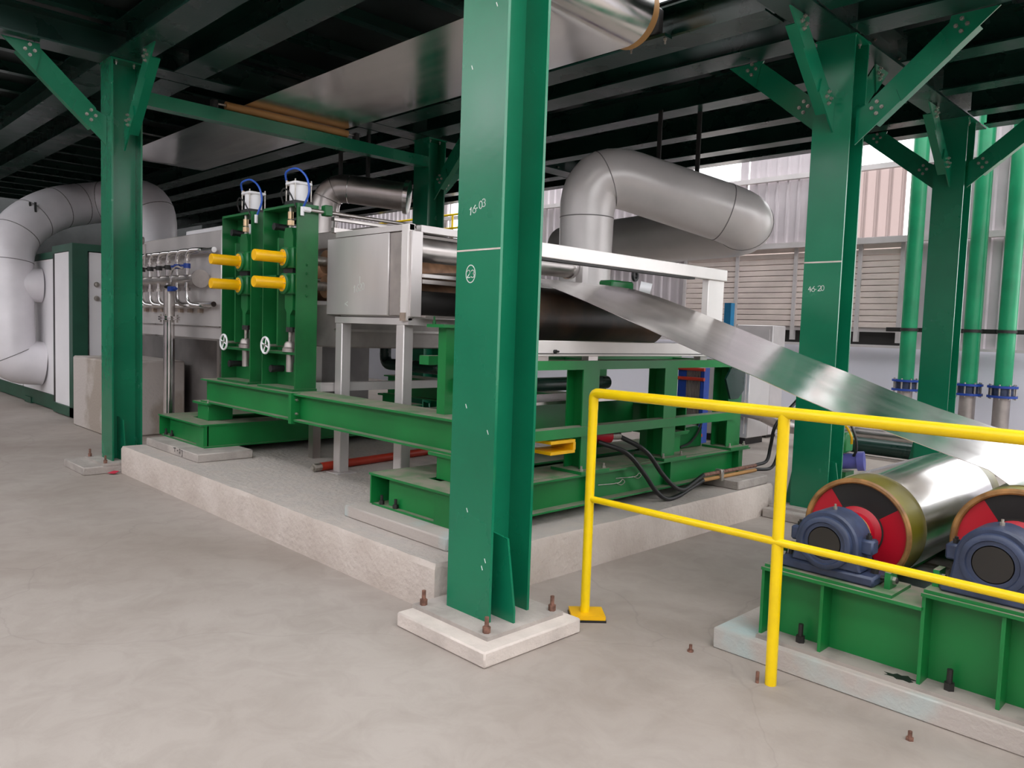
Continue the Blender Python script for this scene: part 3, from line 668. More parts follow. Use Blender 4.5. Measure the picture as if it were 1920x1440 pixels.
part('blind_flange', MB().cyl((-8.16, 3.40, 1.925), (-8.13, 3.40, 1.925), 0.095, 24), 'stainless_dull', hd)
part('header', MB().cyl((-10.1, 3.44, 2.22), (-7.9, 3.44, 2.22), 0.028, 14), 'stainless_bright', t)
part('header', MB().cyl((-10.1, 3.44, 1.66), (-7.9, 3.44, 1.66), 0.028, 14), 'stainless_bright', t)
for i in range(7):
    xx = -9.98+i*0.265
    u = part('spray_pipe', MB().tube(fillet([(xx, 3.36, 1.97), (xx, 3.36, 2.23), (xx+0.17, 3.42, 2.235), (xx+0.25, 3.50, 2.235)], 0.12, 6), 0.024, 12), 'stainless_bright', t)
    part('valve', MB().cyl((xx, 3.36, 2.04), (xx, 3.36, 2.09), 0.036, 12).box(xx-0.055, xx+0.005, 3.31, 3.33, 2.055, 2.075), 'blue_paint' if i > 4 else 'black_steel', u)
    part('union', MB().cyl((xx, 3.36, 2.115), (xx, 3.36, 2.14), 0.033, 12), 'stainless', u)
    d = part('spray_pipe', MB().tube(fillet([(xx, 3.36, 1.89), (xx, 3.36, 1.66), (xx+0.2, 3.42, 1.64), (xx+0.28, 3.50, 1.64)], 0.14, 6), 0.024, 12), 'stainless_bright', t)
    part('union', MB().cyl((xx, 3.36, 1.80), (xx, 3.36, 1.83), 0.034, 12), 'stainless', d)
    part('clamp', MB().box(xx+0.03, xx+0.09, 3.46, 3.5, 1.57, 1.61), 'rusty_steel', t)
part('pressure_gauge', MB().cyl((-9.62, 3.34, 2.40), (-9.62, 3.31, 2.40), 0.045, 20).cyl((-9.62, 3.36, 2.10), (-9.62, 3.36, 2.36), 0.010, 8), 'stainless_dull', t)
part('hose', MB().tube(spline([(-8.75, 3.34, 1.80), (-8.72, 3.32, 1.98), (-8.62, 3.33, 2.06), (-8.5, 3.36, 2.04)]), 0.012, 8), 'stainless_bright', t)
t = thing('stand_pipe', 'upright polished steel pipe with a bolted flange before the spray tank', 'pipe', (-8.62, 3.262, 0))
part('lower_pipe', MB().cyl((-8.62, 3.262, 0), (-8.62, 3.262, 1.50), 0.058, 24), 'stainless_bright', t)
part('upper_pipe', MB().cyl((-8.62, 3.262, 1.52), (-8.62, 3.262, 1.80), 0.058, 24).cyl((-8.62, 3.262, 1.80), (-8.60, 3.242, 1.84), 0.058, 24, 0.04), 'stainless', t)
for zz in (1.488, 1.512):
    fl = part('flange', MB().cyl((-8.62, 3.262, zz-0.008), (-8.62, 3.262, zz+0.008), 0.11, 24), 'stainless_bright', t)
for a in range(8): part('bolt', MB().cyl((-8.62+0.09*math.cos(a*PI/4), 3.262+0.09*math.sin(a*PI/4), 1.455), (-8.62+0.09*math.cos(a*PI/4), 3.262+0.09*math.sin(a*PI/4), 1.54), 0.009, 6), 'bolt_steel', t)
part('blue_valve', MB().box(-8.56, -8.46, 3.22, 3.27, 1.79, 1.84).cyl((-8.60, 3.25, 1.815), (-8.40, 3.25, 1.815), 0.016, 10), 'blue_paint', t)

t = thing('cross_rail', 'pale flat rail lying across the two carrying beams below the box cabinet', 'rail', (-5.6, 4.2, 0.94))
part('rail', MB().box(-5.685, -5.605, 3.34, 5.42, 0.939, 1.0), 'ss_sheet', t)
part('flange', MB().box(-5.685, -5.60, 3.34, 5.42, 1.0, 1.01), 'ss_sheet', t)
t = thing('drip_tank', 'stainless drip tank below the brown squeeze rolls', 'tank', (-6.4, 4.4, 0.94))
part('trough', MB().box(-7.10, -5.64, 3.50, 5.40, 1.30, 1.66), 'stainless_dull', t, 0.01)
part('drain_pipe', MB().tube(fillet([(-6.2, 4.4, 1.30), (-6.2, 4.4, 1.13), (-5.35, 4.4, 1.13), (-5.35, 5.35, 1.13)], 0.1, 5), 0.055, 18), 'green_dark', t)
part('lip', MB().box(-5.64, -5.605, 3.48, 5.42, 1.44, 1.46), 'stainless', t)
part('splash_panel', MB().box(-5.66, -5.645, 3.50, 3.80, 1.655, 1.71), 'stainless', t)
for xx in (-7.0, -6.3): part('leg', MB().box(xx-0.04, xx+0.04, 5.2, 5.28, 0.94, 1.30), 'stainless', t)
for xx, zz in ((-7.0, 0.55), (-6.3, 0.26)): part('leg', MB().box(xx-0.04, xx+0.04, 3.66, 3.74, zz, 1.30), 'stainless', t)

# steel box on legs
t = thing('steel_cabinet', 'plain stainless box cabinet with chalk scribbles on tall square legs', 'cabinet', (-5.16, 3.6, 0.26))
S = 'stainless'
part('body', MB().box(-5.58, -4.66, 3.497, 3.56, 1.56, 2.235), 'ss_sheet', t, 0.006)
dr = part('door', MB().box(-5.72, -4.85, 3.45, 3.495, 1.575, 2.20), 'ss_sheet', t, 0.006)
part('door_edge', MB().box(-4.845, -4.70, 3.46, 3.495, 1.575, 2.20), 'stainless_dull', t, 0.006)
for zz in (1.68, 1.86, 2.10): part('hinge', MB().cyl((-4.69, 3.455, zz-0.035), (-4.69, 3.455, zz+0.035), 0.011, 10), 'bolt_steel', t)
part('corner_post', MB().box(-4.68, -4.60, 3.44, 3.50, 1.54, 2.25), 'aluminium_white', t, 0.004)
part('side_door', MB().box(-4.60, -4.575, 3.46, 3.56, 1.57, 2.20), 'ss_sheet', t, 0.004)
part('top_rail', MB().box(-4.66, -4.60, 3.56, 5.49, 2.20, 2.25), 'ss_sheet', t)
part('top_rail', MB().box(-5.6, -4.6, 3.455, 3.50, 2.205, 2.25), 'ss_sheet', t)
part('bottom_rail', MB().box(-5.60, -4.60, 3.46, 3.54, 1.51, 1.56), 'ss_sheet', t)
part('bottom_rail', MB().box(-4.68, -4.60, 3.54, 5.42, 1.51, 1.56), 'ss_sheet', t)
for xx in (-5.54, -4.70): part('leg', MB().box(xx-0.05, xx+0.05, 3.46, 3.55, 0.27, 1.51), 'ss_sheet', t, 0.006); part('foot', MB().box(xx-0.09, xx+0.09, 3.42, 3.60, 0.26, 0.27), 'ss_sheet', t)
for xx, yy in ((-5.54, 5.27), (-4.64, 5.41)): part('leg', MB().box(xx-0.04, xx+0.04, yy, yy+0.08, 0.939, 2.2 if xx > -5 else 1.51), 'ss_sheet', t)
part('rust_patch', MB().box(-4.675, -4.605, 3.436, 3.44, 1.54, 1.60), 'rusty_steel', t)
strokes('chalk_mark', dr, word('1620', 0.055, 0.7, 0.12), 0.006, (-5.32, 3.45, 1.755), (1,0,0), (0,0,1), label='chalked digits')
strokes('chalk_mark', dr, [[(0,0),(0,0.05)]], 0.006, (-5.23, 3.45, 1.83), (1,0,0), (0,0,1))
strokes('chalk_arrow', dr, [[(-0.17,-0.18),(-0.21,-0.165),(-0.17,-0.15)]], 0.006, (-5.23, 3.45, 1.83), (1,0,0), (0,0,1))

# rolls inside the exit section
for xr, zr, rr, m, lab in ((-4.74, 2.085, 0.092, 'stainless', 'polished steel roll just behind the side of the box cabinet'),
                           (-4.74, 1.68, 0.095, 'black_steel', 'dark lower roll behind the side of the box cabinet')):
    t = thing('deflector_roll', lab, 'roller', (xr, 4.4, zr-rr))
    part('barrel', MB().cyl((xr, 3.60, zr), (xr, 5.36, zr), rr, 32), m, t)
    part('shaft', MB().cyl((xr, 3.57, zr), (xr, 5.5, zr), 0.03, 14), 'bolt_steel', t)
    part('end_ring', MB().cyl((xr, 5.36, zr), (xr, 5.40, zr), rr+0.012, 28), 'stainless_bright', t)
t = thing('guide_rails', 'pair of pale flat rails crossing between the two deflector rolls', 'rail', (-4.3, 4.4, 1.82))
part('rail', MB().box(-4.601, -4.55, 3.558, 5.44, 1.865, 1.89), 'aluminium_white', t)
part('rail', MB().box(-4.601, -4.565, 3.558, 5.44, 1.82, 1.85), S, t)
part('tray', MB().box(-4.601, -4.52, 3.558, 5.44, 1.57, 1.585), 'stainless_dull', t)
t = thing('dark_drum', 'dark brown drum under the strip inside the white exit frame', 'roller', (-3.78, 4.4, 1.42))
part('barrel', MB().cyl((-3.78, 3.5, 1.61), (-3.78, 5.28, 1.61), 0.195, 48), 'dark_drum', t)
part('shaft', MB().cyl((-3.78, 3.36, 1.61), (-3.78, 5.45, 1.61), 0.05, 16), 'bolt_steel', t)

# ================================================================== EXIT FRAME AND POST FRAME
t = thing('exit_frame', 'white aluminium exit frame around the sloping strip', 'frame', (-3.36, 4.5, 1.30)); A = 'aluminium_white'
part('top_beam', MB().box(-3.42, -3.34, 3.10, 5.77, 1.96, 2.05), A, t, 0.004)
part('bottom_beam', MB().box(-3.42, -3.34, 3.10, 5.77, 1.34, 1.44), A, t, 0.004)
part('side_post', MB().box(-3.42, -3.36, 5.52, 5.76, 1.44, 1.96), A, t, 0.004)
part('side_post', MB().box(-3.42, -3.36, 3.10, 3.28, 1.44, 1.96), A, t, 0.004)
part('seal_strip', MB().box(-3.41, -3.35, 3.2, 5.3, 1.945, 1.96), 'black_steel', t)
part('drip_edge', MB().box(-3.345, -3.335, 3.12, 5.75, 1.355, 1.36), 'black_steel', t)
for yy in (3.6, 4.1, 5.5): part('foot', MB().box(-3.42, -3.36, yy-0.05, yy+0.05, 1.31, 1.34), S, t)
bolt(t, (-3.35, 3.68, 1.372), '+x', 0.012, 0.03, 0.02, 'black')

t = thing('post_frame', 'green post frame with mid rail carrying the exit frame, behind the railing', 'frame', (-3.44, 4.9, 0.55)); g = 'green_machine'
part('top_beam', MB().box(-3.50, -3.35, 3.2, 6.20, 1.25, 1.31), g, t)
part('top_beam', MB().box(-4.12, -4.02, 3.2, 6.20, 1.25, 1.31), g, t)
for yy in (3.4, 4.6, 6.1): part('cross_member', MB().box(-4.02, -3.50, yy-0.05, yy+0.05, 1.25, 1.30), g, t)
for i, yy in enumerate((4.08, 5.04, 6.02)):
    w = 0.085 if i < 2 else 0.11
    p = part('post', MB().box(-3.50, -3.49, yy-w, yy+w, 0.57, 1.25).box(-3.36, -3.35, yy-w, yy+w, 0.57, 1.25).box(-3.49, -3.36, yy-0.006, yy+0.006, 0.57, 1.25), g, t)
    if i == 2: part('bracket', MB().prism([(yy-0.11, 1.25), (yy+0.11, 1.25), (yy+0.11, 1.05), (yy+0.02, 0.98), (yy-0.11, 0.98), (yy-0.2, 1.15)], 'x', -3.348, -3.33), 'green_dark', p)
    part('foot_plate', MB().box(-3.56, -3.28, yy-0.15, yy+0.15, 0.55, 0.57), g, p)
    for sy in (-0.12, 0.12): bolt(p, (-3.31, yy+sy, 0.57), '+z', 0.014, 0.014, 0.02, 'bolt_steel')
    p = part('post', MB().box(-4.12, -4.02, yy-0.05, yy+0.05, 0.55, 1.25), g, t)
part('mid_rail', MB().box(-3.348, -3.33, 3.2, 6.0, 0.80, 0.865).box(-3.42, -3.348, 3.2, 6.0, 0.853, 0.865), g, t)
part('brace_tube', MB().cyl((-3.75, 3.3, 1.12), (-3.75, 4.75, 1.12), 0.05, 18), 'green_dark', t)
part('plate', MB().box(-4.0, -3.55, 3.4, 5.0, 1.0, 1.02), S, t)
part('side_plate', MB().box(-3.80, -3.78, 3.351, 5.149, 0.70, 0.98), 'green_machine', t)
t = thing('pedestal', 'short green pedestal with a small bolted top plate behind the chalk-marked column', 'pedestal', (-3.86, 3.22, 0.94))
part('post', MB().box(-3.90, -3.82, 3.18, 3.26, 0.94, 1.50), g, t); part('top_plate', MB().box(-3.95, -3.78, 3.12, 3.32, 1.50, 1.52), g, t); bolt(t, (-3.91, 3.15, 1.52), '+z', 0.012, 0.02, 0.03, 'green_stand')

# lower strip: from the squeeze rolls out of the frame down to the bridle
b1 = (-1.405, 0.605); b2 = (-0.755, 0.665); BR = 0.25
pts = [(-7.84, 1.920)]+[(-7.5+0.5*i, 1.920) for i in range(6)]+[(-4.6, 1.915), (-4.2, 1.90), (-3.95, 1.885), (-3.75, 1.855), (-3.5, 1.79), (-3.2, 1.695), (-2.98, 1.62), (-2.75, 1.543), (-2.52, 1.462), (-2.3, 1.387), (-2.03, 1.30), (-1.76, 1.205), (-1.5, 1.125), (-1.24, 1.057), (-1.0, 0.992), (-0.9, 0.965)]
pts += [(b2[0]+(BR+0.004)*math.cos(math.radians(a)), b2[1]+(BR+0.004)*math.sin(math.radians(a))) for a in range(104, -120, -8)]
solo('metal_strip', ribbon(pts, SY0, SY1, 0.003), 'strip', 'bright aluminium strip sloping from the white exit frame down to the floor rollers', 'metal strip')

# ================================================================== BRIDLE ROLLERS
def sector(b, cx, cz, y0, y1, r0, r1, a0, a1, n=14):
    poly = [(cx+r1*math.cos(math.radians(a0+(a1-a0)*k/n)), cz+r1*math.sin(math.radians(a0+(a1-a0)*k/n))) for k in range(n+1)]
    poly += [(cx+r0*math.cos(math.radians(a1+(a0-a1)*k/n)), cz+r0*math.sin(math.radians(a1+(a0-a1)*k/n))) for k in range(n+1)]
    return b.prism(poly, 'y', y0, y1)
def bridle_roll(cx, cz, label, a=36, wrap=None):
    t = thing('bridle_roll', label, 'roller', (cx, 4.5, cz-BR), 'bridle rolls')
    part('rim', MB().lathe((cx, 3.72, cz), (0,1,0), [(0.02, 0.222), (0, 0.226), (-0.004, 0.232), (-0.002, 0.243), (0.006, BR)], 72), 'rubber_rim', t)
    part('rubber_cover', MB().lathe((cx, 3.72, cz), (0,1,0), [(0.006, BR), (1.50, BR), (1.50, 0.21)], 72), 'rubber_olive', t)
    for k in range(4):
        part('end_sector', sector(MB(), cx, cz, 3.735, 3.76, 0.10, 0.2225, a+90*k, a+90*k+90), 'red_paint' if k % 2 else 'black', t)
    hub = part('hub', MB().lathe((cx, 3.735, cz), (0,-1,0), [(-0.02, 0.122), (0.0, 0.122), (0.012, 0.110), (0.02, 0.09), (0.03, 0.085), (0.09, 0.085), (0.09, 0.0)], 40), 'red_paint', t)
    part('hub_band', MB().lathe((cx, 3.735, cz), (0,-1,0), [(0.0, 0.1222), (0.006, 0.125), (0.006, 0.112)], 40), 'black_steel', hub)
    part('shaft', MB().cyl((cx, 3.37, cz), (cx, 3.66, cz), 0.070, 32), 'black_steel', t); part('shaft', MB().cyl((cx, 5.2, cz), (cx, 5.6, cz), 0.07, 32), 'black_steel', t)
    part('grease_collar', MB().lathe((cx, 3.645, cz), (0,-1,0), [(0, 0.086), (0, 0.10), (0.03, 0.10), (0.03, 0.07)], 36), 'tan_roll', t)
    return t
bridle_roll(*b1, 'roller with red and black end disc, between the railing post and the other roller')
bridle_roll(*b2, 'raised roller with red and black end disc that the sloping strip runs onto')
pw = MB().lathe((b1[0], 0, b1[1]), (0,1,0), [(SY0+0.09, BR+0.001), (SY0+0.09, BR+0.005), (SY1, BR+0.005), (SY1, BR+0.001)], 96)
o = solo('strip_wrap', pw, 'strip', 'bright aluminium strip wrapped around the roller beside the railing post', 'metal strip')
def plummer(cx, cz, zb, ysign, label, left=0.215, right=0.215):
    yc = 3.47 if ysign < 0 else 5.48
    y0, y1 = yc-0.085, yc+0.085
    t = thing('bearing_block', label, 'bearing', (cx, yc, zb)); m = 'navy_cast'
    part('sole', MB().box(cx-left, cx+right, y0, y1, zb, zb+0.045), m, t, 0.01)
    h = cz-zb
    poly = [(cx-0.158, zb+0.045), (cx-0.148, zb+0.08), (cx-0.140, cz-0.02)]+[(cx+0.140*math.cos(math.radians(a)), cz+0.140*math.sin(math.radians(a))) for a in range(180, -1, -12)]+[(cx+0.140, cz-0.02), (cx+0.148, zb+0.08), (cx+0.158, zb+0.045)]
    part('housing', MB().prism(poly, 'y', y0+0.005, y1-0.005), m, t, 0.008)
    s = -1 if ysign < 0 else 1; yf = y0+0.005 if s < 0 else y1-0.005
    part('seal_ring', MB().lathe((cx, yf, cz), (0,s,0), [(0, 0.118), (0.022, 0.116), (0.028, 0.108), (0.028, 0.094), (0.018, 0.090), (0.018, 0.074)], 44), m, t)
    part('bore', MB().lathe((cx, yf, cz), (0,s,0), [(0.018, 0.0905), (0.004, 0.088), (0.004, 0.0)], 44), 'bore_shade', t)
    for sx in (-1, 1):
        part('cap_lug', MB().box(cx+sx*0.155-0.03, cx+sx*0.155+0.03, yc-0.035, yc+0.035, cz-0.03, cz+0.035), m, t, 0.008)
        bolt(t, (cx+sx*0.155, yc, cz+0.035), '+z', 0.014, 0.016, 0.01, 'black_steel')
        bolt(t, (cx+(right-0.027 if sx > 0 else 0.027-left), yc, zb+0.045), '+z', 0.018, 0.028, 0.03, 'black_steel')
    bolt(t, (cx, yc, cz+0.139), '+z', 0.010, 0.012, 0.012)
    return t
def stop_screw(cx, zb, label):
    t = thing('adjusting_stop', label, 'screw stop', (cx, 3.47, zb))
    part('lug', MB().box(cx-0.012, cx+0.012, 3.43, 3.51, zb, zb+0.07), 'green_machine', t)
    part('screw', MB().cyl((cx-0.040, 3.47, zb+0.033), (cx+0.030, 3.47, zb+0.033), 0.010, 10), 'black_steel', t)
    part('lock_nut', MB().cyl((cx+0.012, 3.47, zb+0.033), (cx+0.024, 3.47, zb+0.033), 0.018, 6), 'bolt_steel', t)
ZB1, ZB2 = 0.452, 0.512
plummer(b1[0], b1[1], ZB1, -1, 'navy cast bearing block on the lower step of the green base, railing side')
plummer(b2[0], b2[1], ZB2, -1, 'navy cast bearing block on the higher step of the green base, railing side', left=0.185)
plummer(b1[0], b1[1], ZB1, 1, 'navy bearing block at the far end of the roller beside the post')
plummer(b2[0], b2[1], ZB2, 1, 'navy bearing block at the far end of the raised roller', left=0.185)
stop_screw(b1[0]+0.255, ZB1, 'small green stop with a screw right of the lower bearing block')
stop_screw(b1[0]-0.240, ZB1, 'small green stop with a screw at the post side of the lower bearing block')
stop_screw(b2[0]-0.209, ZB2, 'small green stop with a screw at the edge of the higher step')
# green welded base
t = thing('roller_base', 'green welded steel base with stiffener plates under the two end-marked rollers', 'base', (-0.8, 4.45, 0.10)); g = 'green_machine'
mat('base_plate_dirty', (0.36, 0.32, 0.29), 0.85, scale=7, col2=(0.22, 0.20, 0.18), lo=0.3, hi=0.5)
for ys, s in ((3.33, 1), (5.64, -1)):
    def Y(a, c): return (ys+a, ys+c) if s > 0 else (ys-c, ys-a)
    part('bottom_plate', MB().box(-1.68, 0.7, *Y(0.0, 0.34), 0.10, 0.116), 'base_plate_dirty', t)
    part('web', MB().box(-1.66, -0.985, *Y(0.125, 0.139), 0.116, 0.424), g, t)
    part('web', MB().box(-0.985, 0.7, *Y(0.125, 0.139), 0.116, 0.484), g, t)
    part('top_flange', MB().box(-1.68, -0.985, *Y(0.015, 0.29), 0.424, 0.438), g, t)
    part('top_flange', MB().box(-0.99, 0.7, *Y(0.015, 0.29), 0.484, 0.498), g, t)
    part('bearing_pad', MB().box(b1[0]-0.265, b1[0]+0.30, *Y(0.03, 0.26), 0.438, ZB1), g, t)
    part('bearing_pad', MB().box(b2[0]-0.23, b2[0]+0.28, *Y(0.03, 0.26), 0.498, ZB2), g, t)
    for xx, zt in ((-1.675, 0.424), (-1.395, 0.424), (-0.982, 0.484), (-0.70, 0.484), (-0.35, 0.484), (0.1, 0.484)):
        part('stiffener', MB().box(xx-0.007, xx+0.007, *Y(0.03, 0.125), 0.116, zt), g, t)
    for xx in (-1.50, -0.88, -0.52):
        yb = ys+0.075*s
        bolt(t, (xx, yb, 0.116), '+z', 0.021, 0.03, 0.055, 'black_steel', 'anchor_bolt')
for xx in (-1.6, -1.08, -0.2): part('cross_member', MB().box(xx-0.06, xx+0.06, 3.47, 5.50, 0.13, 0.30), g, t)
part('cross_member', MB().box(-1.08, -1.02, 3.62, 5.40, 0.30, 0.40), 'black_steel', t)
part('oil_stain', MB().prism([(-1.11, 3.350), (-1.075, 3.356), (-1.06, 3.342), (-1.035, 3.352), (-1.01, 3.346), (-1.0, 3.364), (-1.015, 3.372), (-0.99, 3.386), (-1.02, 3.392), (-1.035, 3.410), (-1.055, 3.392), (-1.075, 3.40), (-1.085, 3.38), (-1.12, 3.378), (-1.10, 3.365)], 'z', 0.116, 0.1172), 'black', t)
footing(-1.88, 0.85, 3.29, 5.72, 0, 0.10, 'long pale blue-edged concrete slab under the green roller base', 'pad_blue', bev=0.006)

# ================================================================== YELLOW RAILING
t = thing('guard_railing', 'yellow tubular guard railing in front of the rollers', 'railing', (-1.0, 3.11, 0))
part('top_rail', MB().tube(fillet([(-2.535, 3.11, 1.10), (-2.535, 3.11, 1.19), (0.75, 3.11, 1.19)], 0.03, 5), 0.0255, 16), 'yellow', t)
part('mid_rail', MB().cyl((-2.53, 3.11, 0.635), (0.75, 3.11, 0.635), 0.017, 14), 'yellow', t)
part('post', MB().cyl((-2.535, 3.11, 0.03), (-2.535, 3.11, 1.16), 0.0245, 16), 'yellow', t)
part('post', MB().cyl((-1.498, 3.13, 0.0), (-1.498, 3.11, 1.19), 0.0245, 16), 'yellow', t)
part('post', MB().cyl((-0.40, 3.11, 0.0), (-0.40, 3.11, 1.19), 0.0245, 16), 'yellow', t)
fp = part('foot_plate', MB().add([(-2.64, 3.10, 0.012), (-2.53, 3.0, 0.012), (-2.41, 3.13, 0.012), (-2.52, 3.23, 0.012), (-2.64, 3.10, 0.032), (-2.53, 3.0, 0.032), (-2.41, 3.13, 0.032), (-2.52, 3.23, 0.032)], [(0,3,2,1),(4,5,6,7),(0,1,5,4),(1,2,6,5),(2,3,7,6),(3,0,4,7)]), 'yellow_guard', t)
part('rubber_pad', MB().add([(-2.645, 3.10, 0), (-2.53, 2.995, 0), (-2.405, 3.13, 0), (-2.52, 3.235, 0), (-2.645, 3.10, 0.012), (-2.53, 2.995, 0.012), (-2.405, 3.13, 0.012), (-2.52, 3.235, 0.012)], [(0,3,2,1),(4,5,6,7),(0,1,5,4),(1,2,6,5),(2,3,7,6),(3,0,4,7)]), 'black', t)
part('anchor_rod', MB().cyl((-1.545, 3.10, 0), (-1.545, 3.10, 0.05), 0.008, 8), 'rust_bolt', t)
for xx, yy, lab in ((-1.92, 3.16, 'rusty bolt stub left in the floor beside the blue-edged slab'), (-0.92, 3.10, 'tiny bolt stub in the floor in front of the roller base')):
    solo('floor_bolt', MB().cyl((xx, yy, 0), (xx, yy, 0.035), 0.008, 8).cyl((xx, yy, 0), (xx, yy, 0.01), 0.015, 6), 'rust_bolt', lab, 'bolt')

# ================================================================== OVEN, CONCRETE BLOCK, WHITE DUCT
t = thing('oven_cabinet', 'long white-panelled oven with green steel edges behind the concrete block', 'oven', (-15.5, 4.8, 0)); g = 'green_dark'
mat('green_oven', (0.012, 0.075, 0.045), 0.4, var=0.15)
part('core', MB().box(-19.5, -12.45, 3.42, 6.2, 0.1, 2.44), 'green_oven', t)
part('sill', MB().box(-19.5, -13.3, 3.36, 3.42, 0.02, 0.24), 'green_oven', t); part('sill', MB().box(-13.3, -12.28, 3.30, 3.42, 0.02, 0.16), 'green_oven', t)
part('top_edge', MB().box(-19.5, -13.3, 3.36, 3.42, 2.36, 2.46), 'green_oven', t); part('top_edge', MB().box(-13.3, -12.28, 3.30, 6.2, 2.42, 2.52), 'green_oven', t)
part('corner_post', MB().box(-12.45, -12.28, 3.30, 3.50, 0.02, 2.42), 'green_oven', t)
part('end_frame', MB().box(-12.45, -12.34, 3.50, 6.2, 0.02, 0.3), 'green_oven', t)
for x0, x1 in ((-19.4, -17.45), (-17.4, -15.45), (-15.4, -13.42)): part('panel', MB().box(x0, x1, 3.37, 3.42, 0.245, 2.35), 'white_panel', t)
part('panel', MB().box(-13.24, -12.50, 3.32, 3.42, 0.165, 2.41), 'white_panel', t)
part('panel', MB().box(-12.45, -12.32, 3.53, 6.1, 0.31, 2.41), 'white_panel', t)
part('divider', MB().box(-13.38, -13.27, 3.33, 3.42, 0.165, 2.41), 'black_steel', t)
for zz in (1.95, 1.75): part('knob', MB().lathe((-12.32, 3.62, zz), (1,0,0), [(0, 0.02), (0.03, 0.02), (0.04, 0.04), (0.06, 0.03), (0.07, 0)], 16), 'bolt_steel', t)
for xx in (-18.5, -15.0): part('foot', MB().box(xx-0.2, xx+0.2, 3.34, 3.7, 0, 0.1), 'green_oven', t)
part('foot', MB().box(-13.2, -12.4, 3.36, 6.1, 0, 0.1), 'green_oven', t)
mat('block_concrete', (0.50, 0.45, 0.42), 0.9, scale=1.1, col2=(0.36, 0.305, 0.26), bump=0.3, bscale=30, lo=0.42, hi=0.5)
solo('concrete_block', MB().box(-11.68, -10.15, 3.14, 4.05, 0, 0.95), 'block_concrete', 'waist-high concrete block with a damp patch behind the column', 'block', bevel=0.02)

t = thing('white_duct', 'fat white insulated duct arching over the oven and down its front', 'duct', (-13.7, 2.75, 0.2))
path = fillet([(-13.82, 4.98, 2.44), (-13.84, 5.0, 3.52), (-15.05, 4.45, 3.50), (-14.68, 3.58, 3.24), (-14.32, 2.93, 2.66), (-14.20, 2.93, 0.74), (-14.17, 3.375, 0.70)], 0.5, 9)
part('pipe', MB().tube(path, 0.35, 36), 'white_insulation', t)
for i in range(4, len(path)-3, 5):
    d = (path[i+1]-path[i-1]).normalized()
    if (path[i]-path[i-4]).length > 0.12:
        part('seam', MB().lathe(path[i], d, [(-0.007, 0.348), (-0.005, 0.3535), (0.005, 0.3535), (0.007, 0.348)], 36), 'seam', t)
part('branch', MB().cyl((-14.23, 3.05, 1.95), (-14.20, 3.37, 1.95), 0.27, 30), 'white_insulation', t)
part('damper_lever', MB().box(-14.28, -14.25, 3.22, 3.25, 2.98, 3.26), 'black', t)
part('damper_lever', MB().box(-14.22, -14.19, 3.28, 3.31, 3.0, 3.26), 'black', t)
part('valve_wheel', MB().lathe((-14.05, 2.63, 2.36), (0.6,-0.8,0), [(-0.015, 0.05), (-0.015, 0.10), (0.015, 0.10), (0.015, 0.05)], 20), 'black_steel', t)
solo('red_rag', MB().add([(-7.865, 2.44, 0.002), (-7.825, 2.39, 0.015), (-7.770, 2.44, 0.012), (-7.795, 2.49, 0.03), (-7.845, 2.48, 0.012), (-7.815, 2.445, 0.035)], [(0,1,5),(1,2,5),(2,3,5),(3,4,5),(4,0,5)]), 'red_cloth', 'small crumpled red rag on the floor at the plinth corner', 'rag')

# ================================================================== GREY DUCT, STEEL ELBOW, HANGERS
t = thing('grey_duct', 'big grey duct rising behind the white frame and bending over toward the wall', 'duct', (-5.45, 6.4, 1.2))
path = fillet([(-5.43, 6.42, 1.2), (-5.45, 6.44, 3.26), (-4.22, 8.00, 2.74), (-7.6, 8.5, 2.70)], 0.50, 10)
rad = []
for p in path: rad.append(0.26+0.045*min(1, max(0, (p.z-2.3)/0.7)) if p.y < 6.5 else 0.315)
part('pipe', MB().tube(path, 0.29, 40, True, rad), 'grey_duct', t)
for zz in (2.30, 2.50, 2.72):
    r0 = 0.26+0.045*min(1, max(0, (zz-2.3)/0.7)); part('seam', MB().lathe((-5.44, 6.43, zz), (0,0,1), [(-0.005, r0-0.002), (-0.004, r0+0.004), (0.004, r0+0.004), (0.005, r0-0.002)], 40), 'seam', t)
for i in (7, 12, 17, 23):
    if i < len(path)-1:
        d = (path[i+1]-path[i-1]).normalized(); r0 = rad[i]
        part('seam', MB().lathe(path[i], d, [(-0.005, r0-0.002), (-0.004, r0+0.004), (0.004, r0+0.004), (0.005, r0-0.002)], 40), 'seam', t)
for p, q, lab in (((-5.02, 7.10), 3.40, 'shorter dark flat-bar hanger on the grey duct'), ((-4.72, 7.40), 3.30, 'longer dark flat-bar hanger on the grey duct')):
    solo('duct_hanger', MB().box(p[0]-0.025, p[0]+0.025, p[1]-0.008, p[1]+0.008, q-0.05, 3.93).cyl((p[0], p[1]-0.02, q+0.0), (p[0], p[1]+0.02, q+0.0), 0.018, 8), 'black_steel', lab, 'hanger')
t = thing('steel_elbow', 'polished steel elbow duct above the spray tank, reaching toward the far column', 'duct', (-8.95, 5.32, 2.43))
path = fillet([(-8.95, 5.32, 2.43), (-8.93, 5.36, 3.27), (-8.2, 6.08, 3.16)], 0.30, 8)
part('pipe', MB().tube(path, 0.18, 30), 'stainless', t)
part('end_flange', MB().cyl((-8.21, 6.07, 3.162), (-8.17, 6.11, 3.156), 0.215, 30), 'stainless_bright', t)
part('base_flange', MB().cyl((-8.95, 5.32, 2.90), (-8.95, 5.32, 2.94), 0.22, 30), 'stainless', t)
for i in (3, 6, 9):
    d = (path[i+1]-path[i-1]).normalized(); part('seam', MB().lathe(path[i], d, [(-0.006, 0.179), (0, 0.187), (0.006, 0.179)], 30), 'stainless_bright', t)
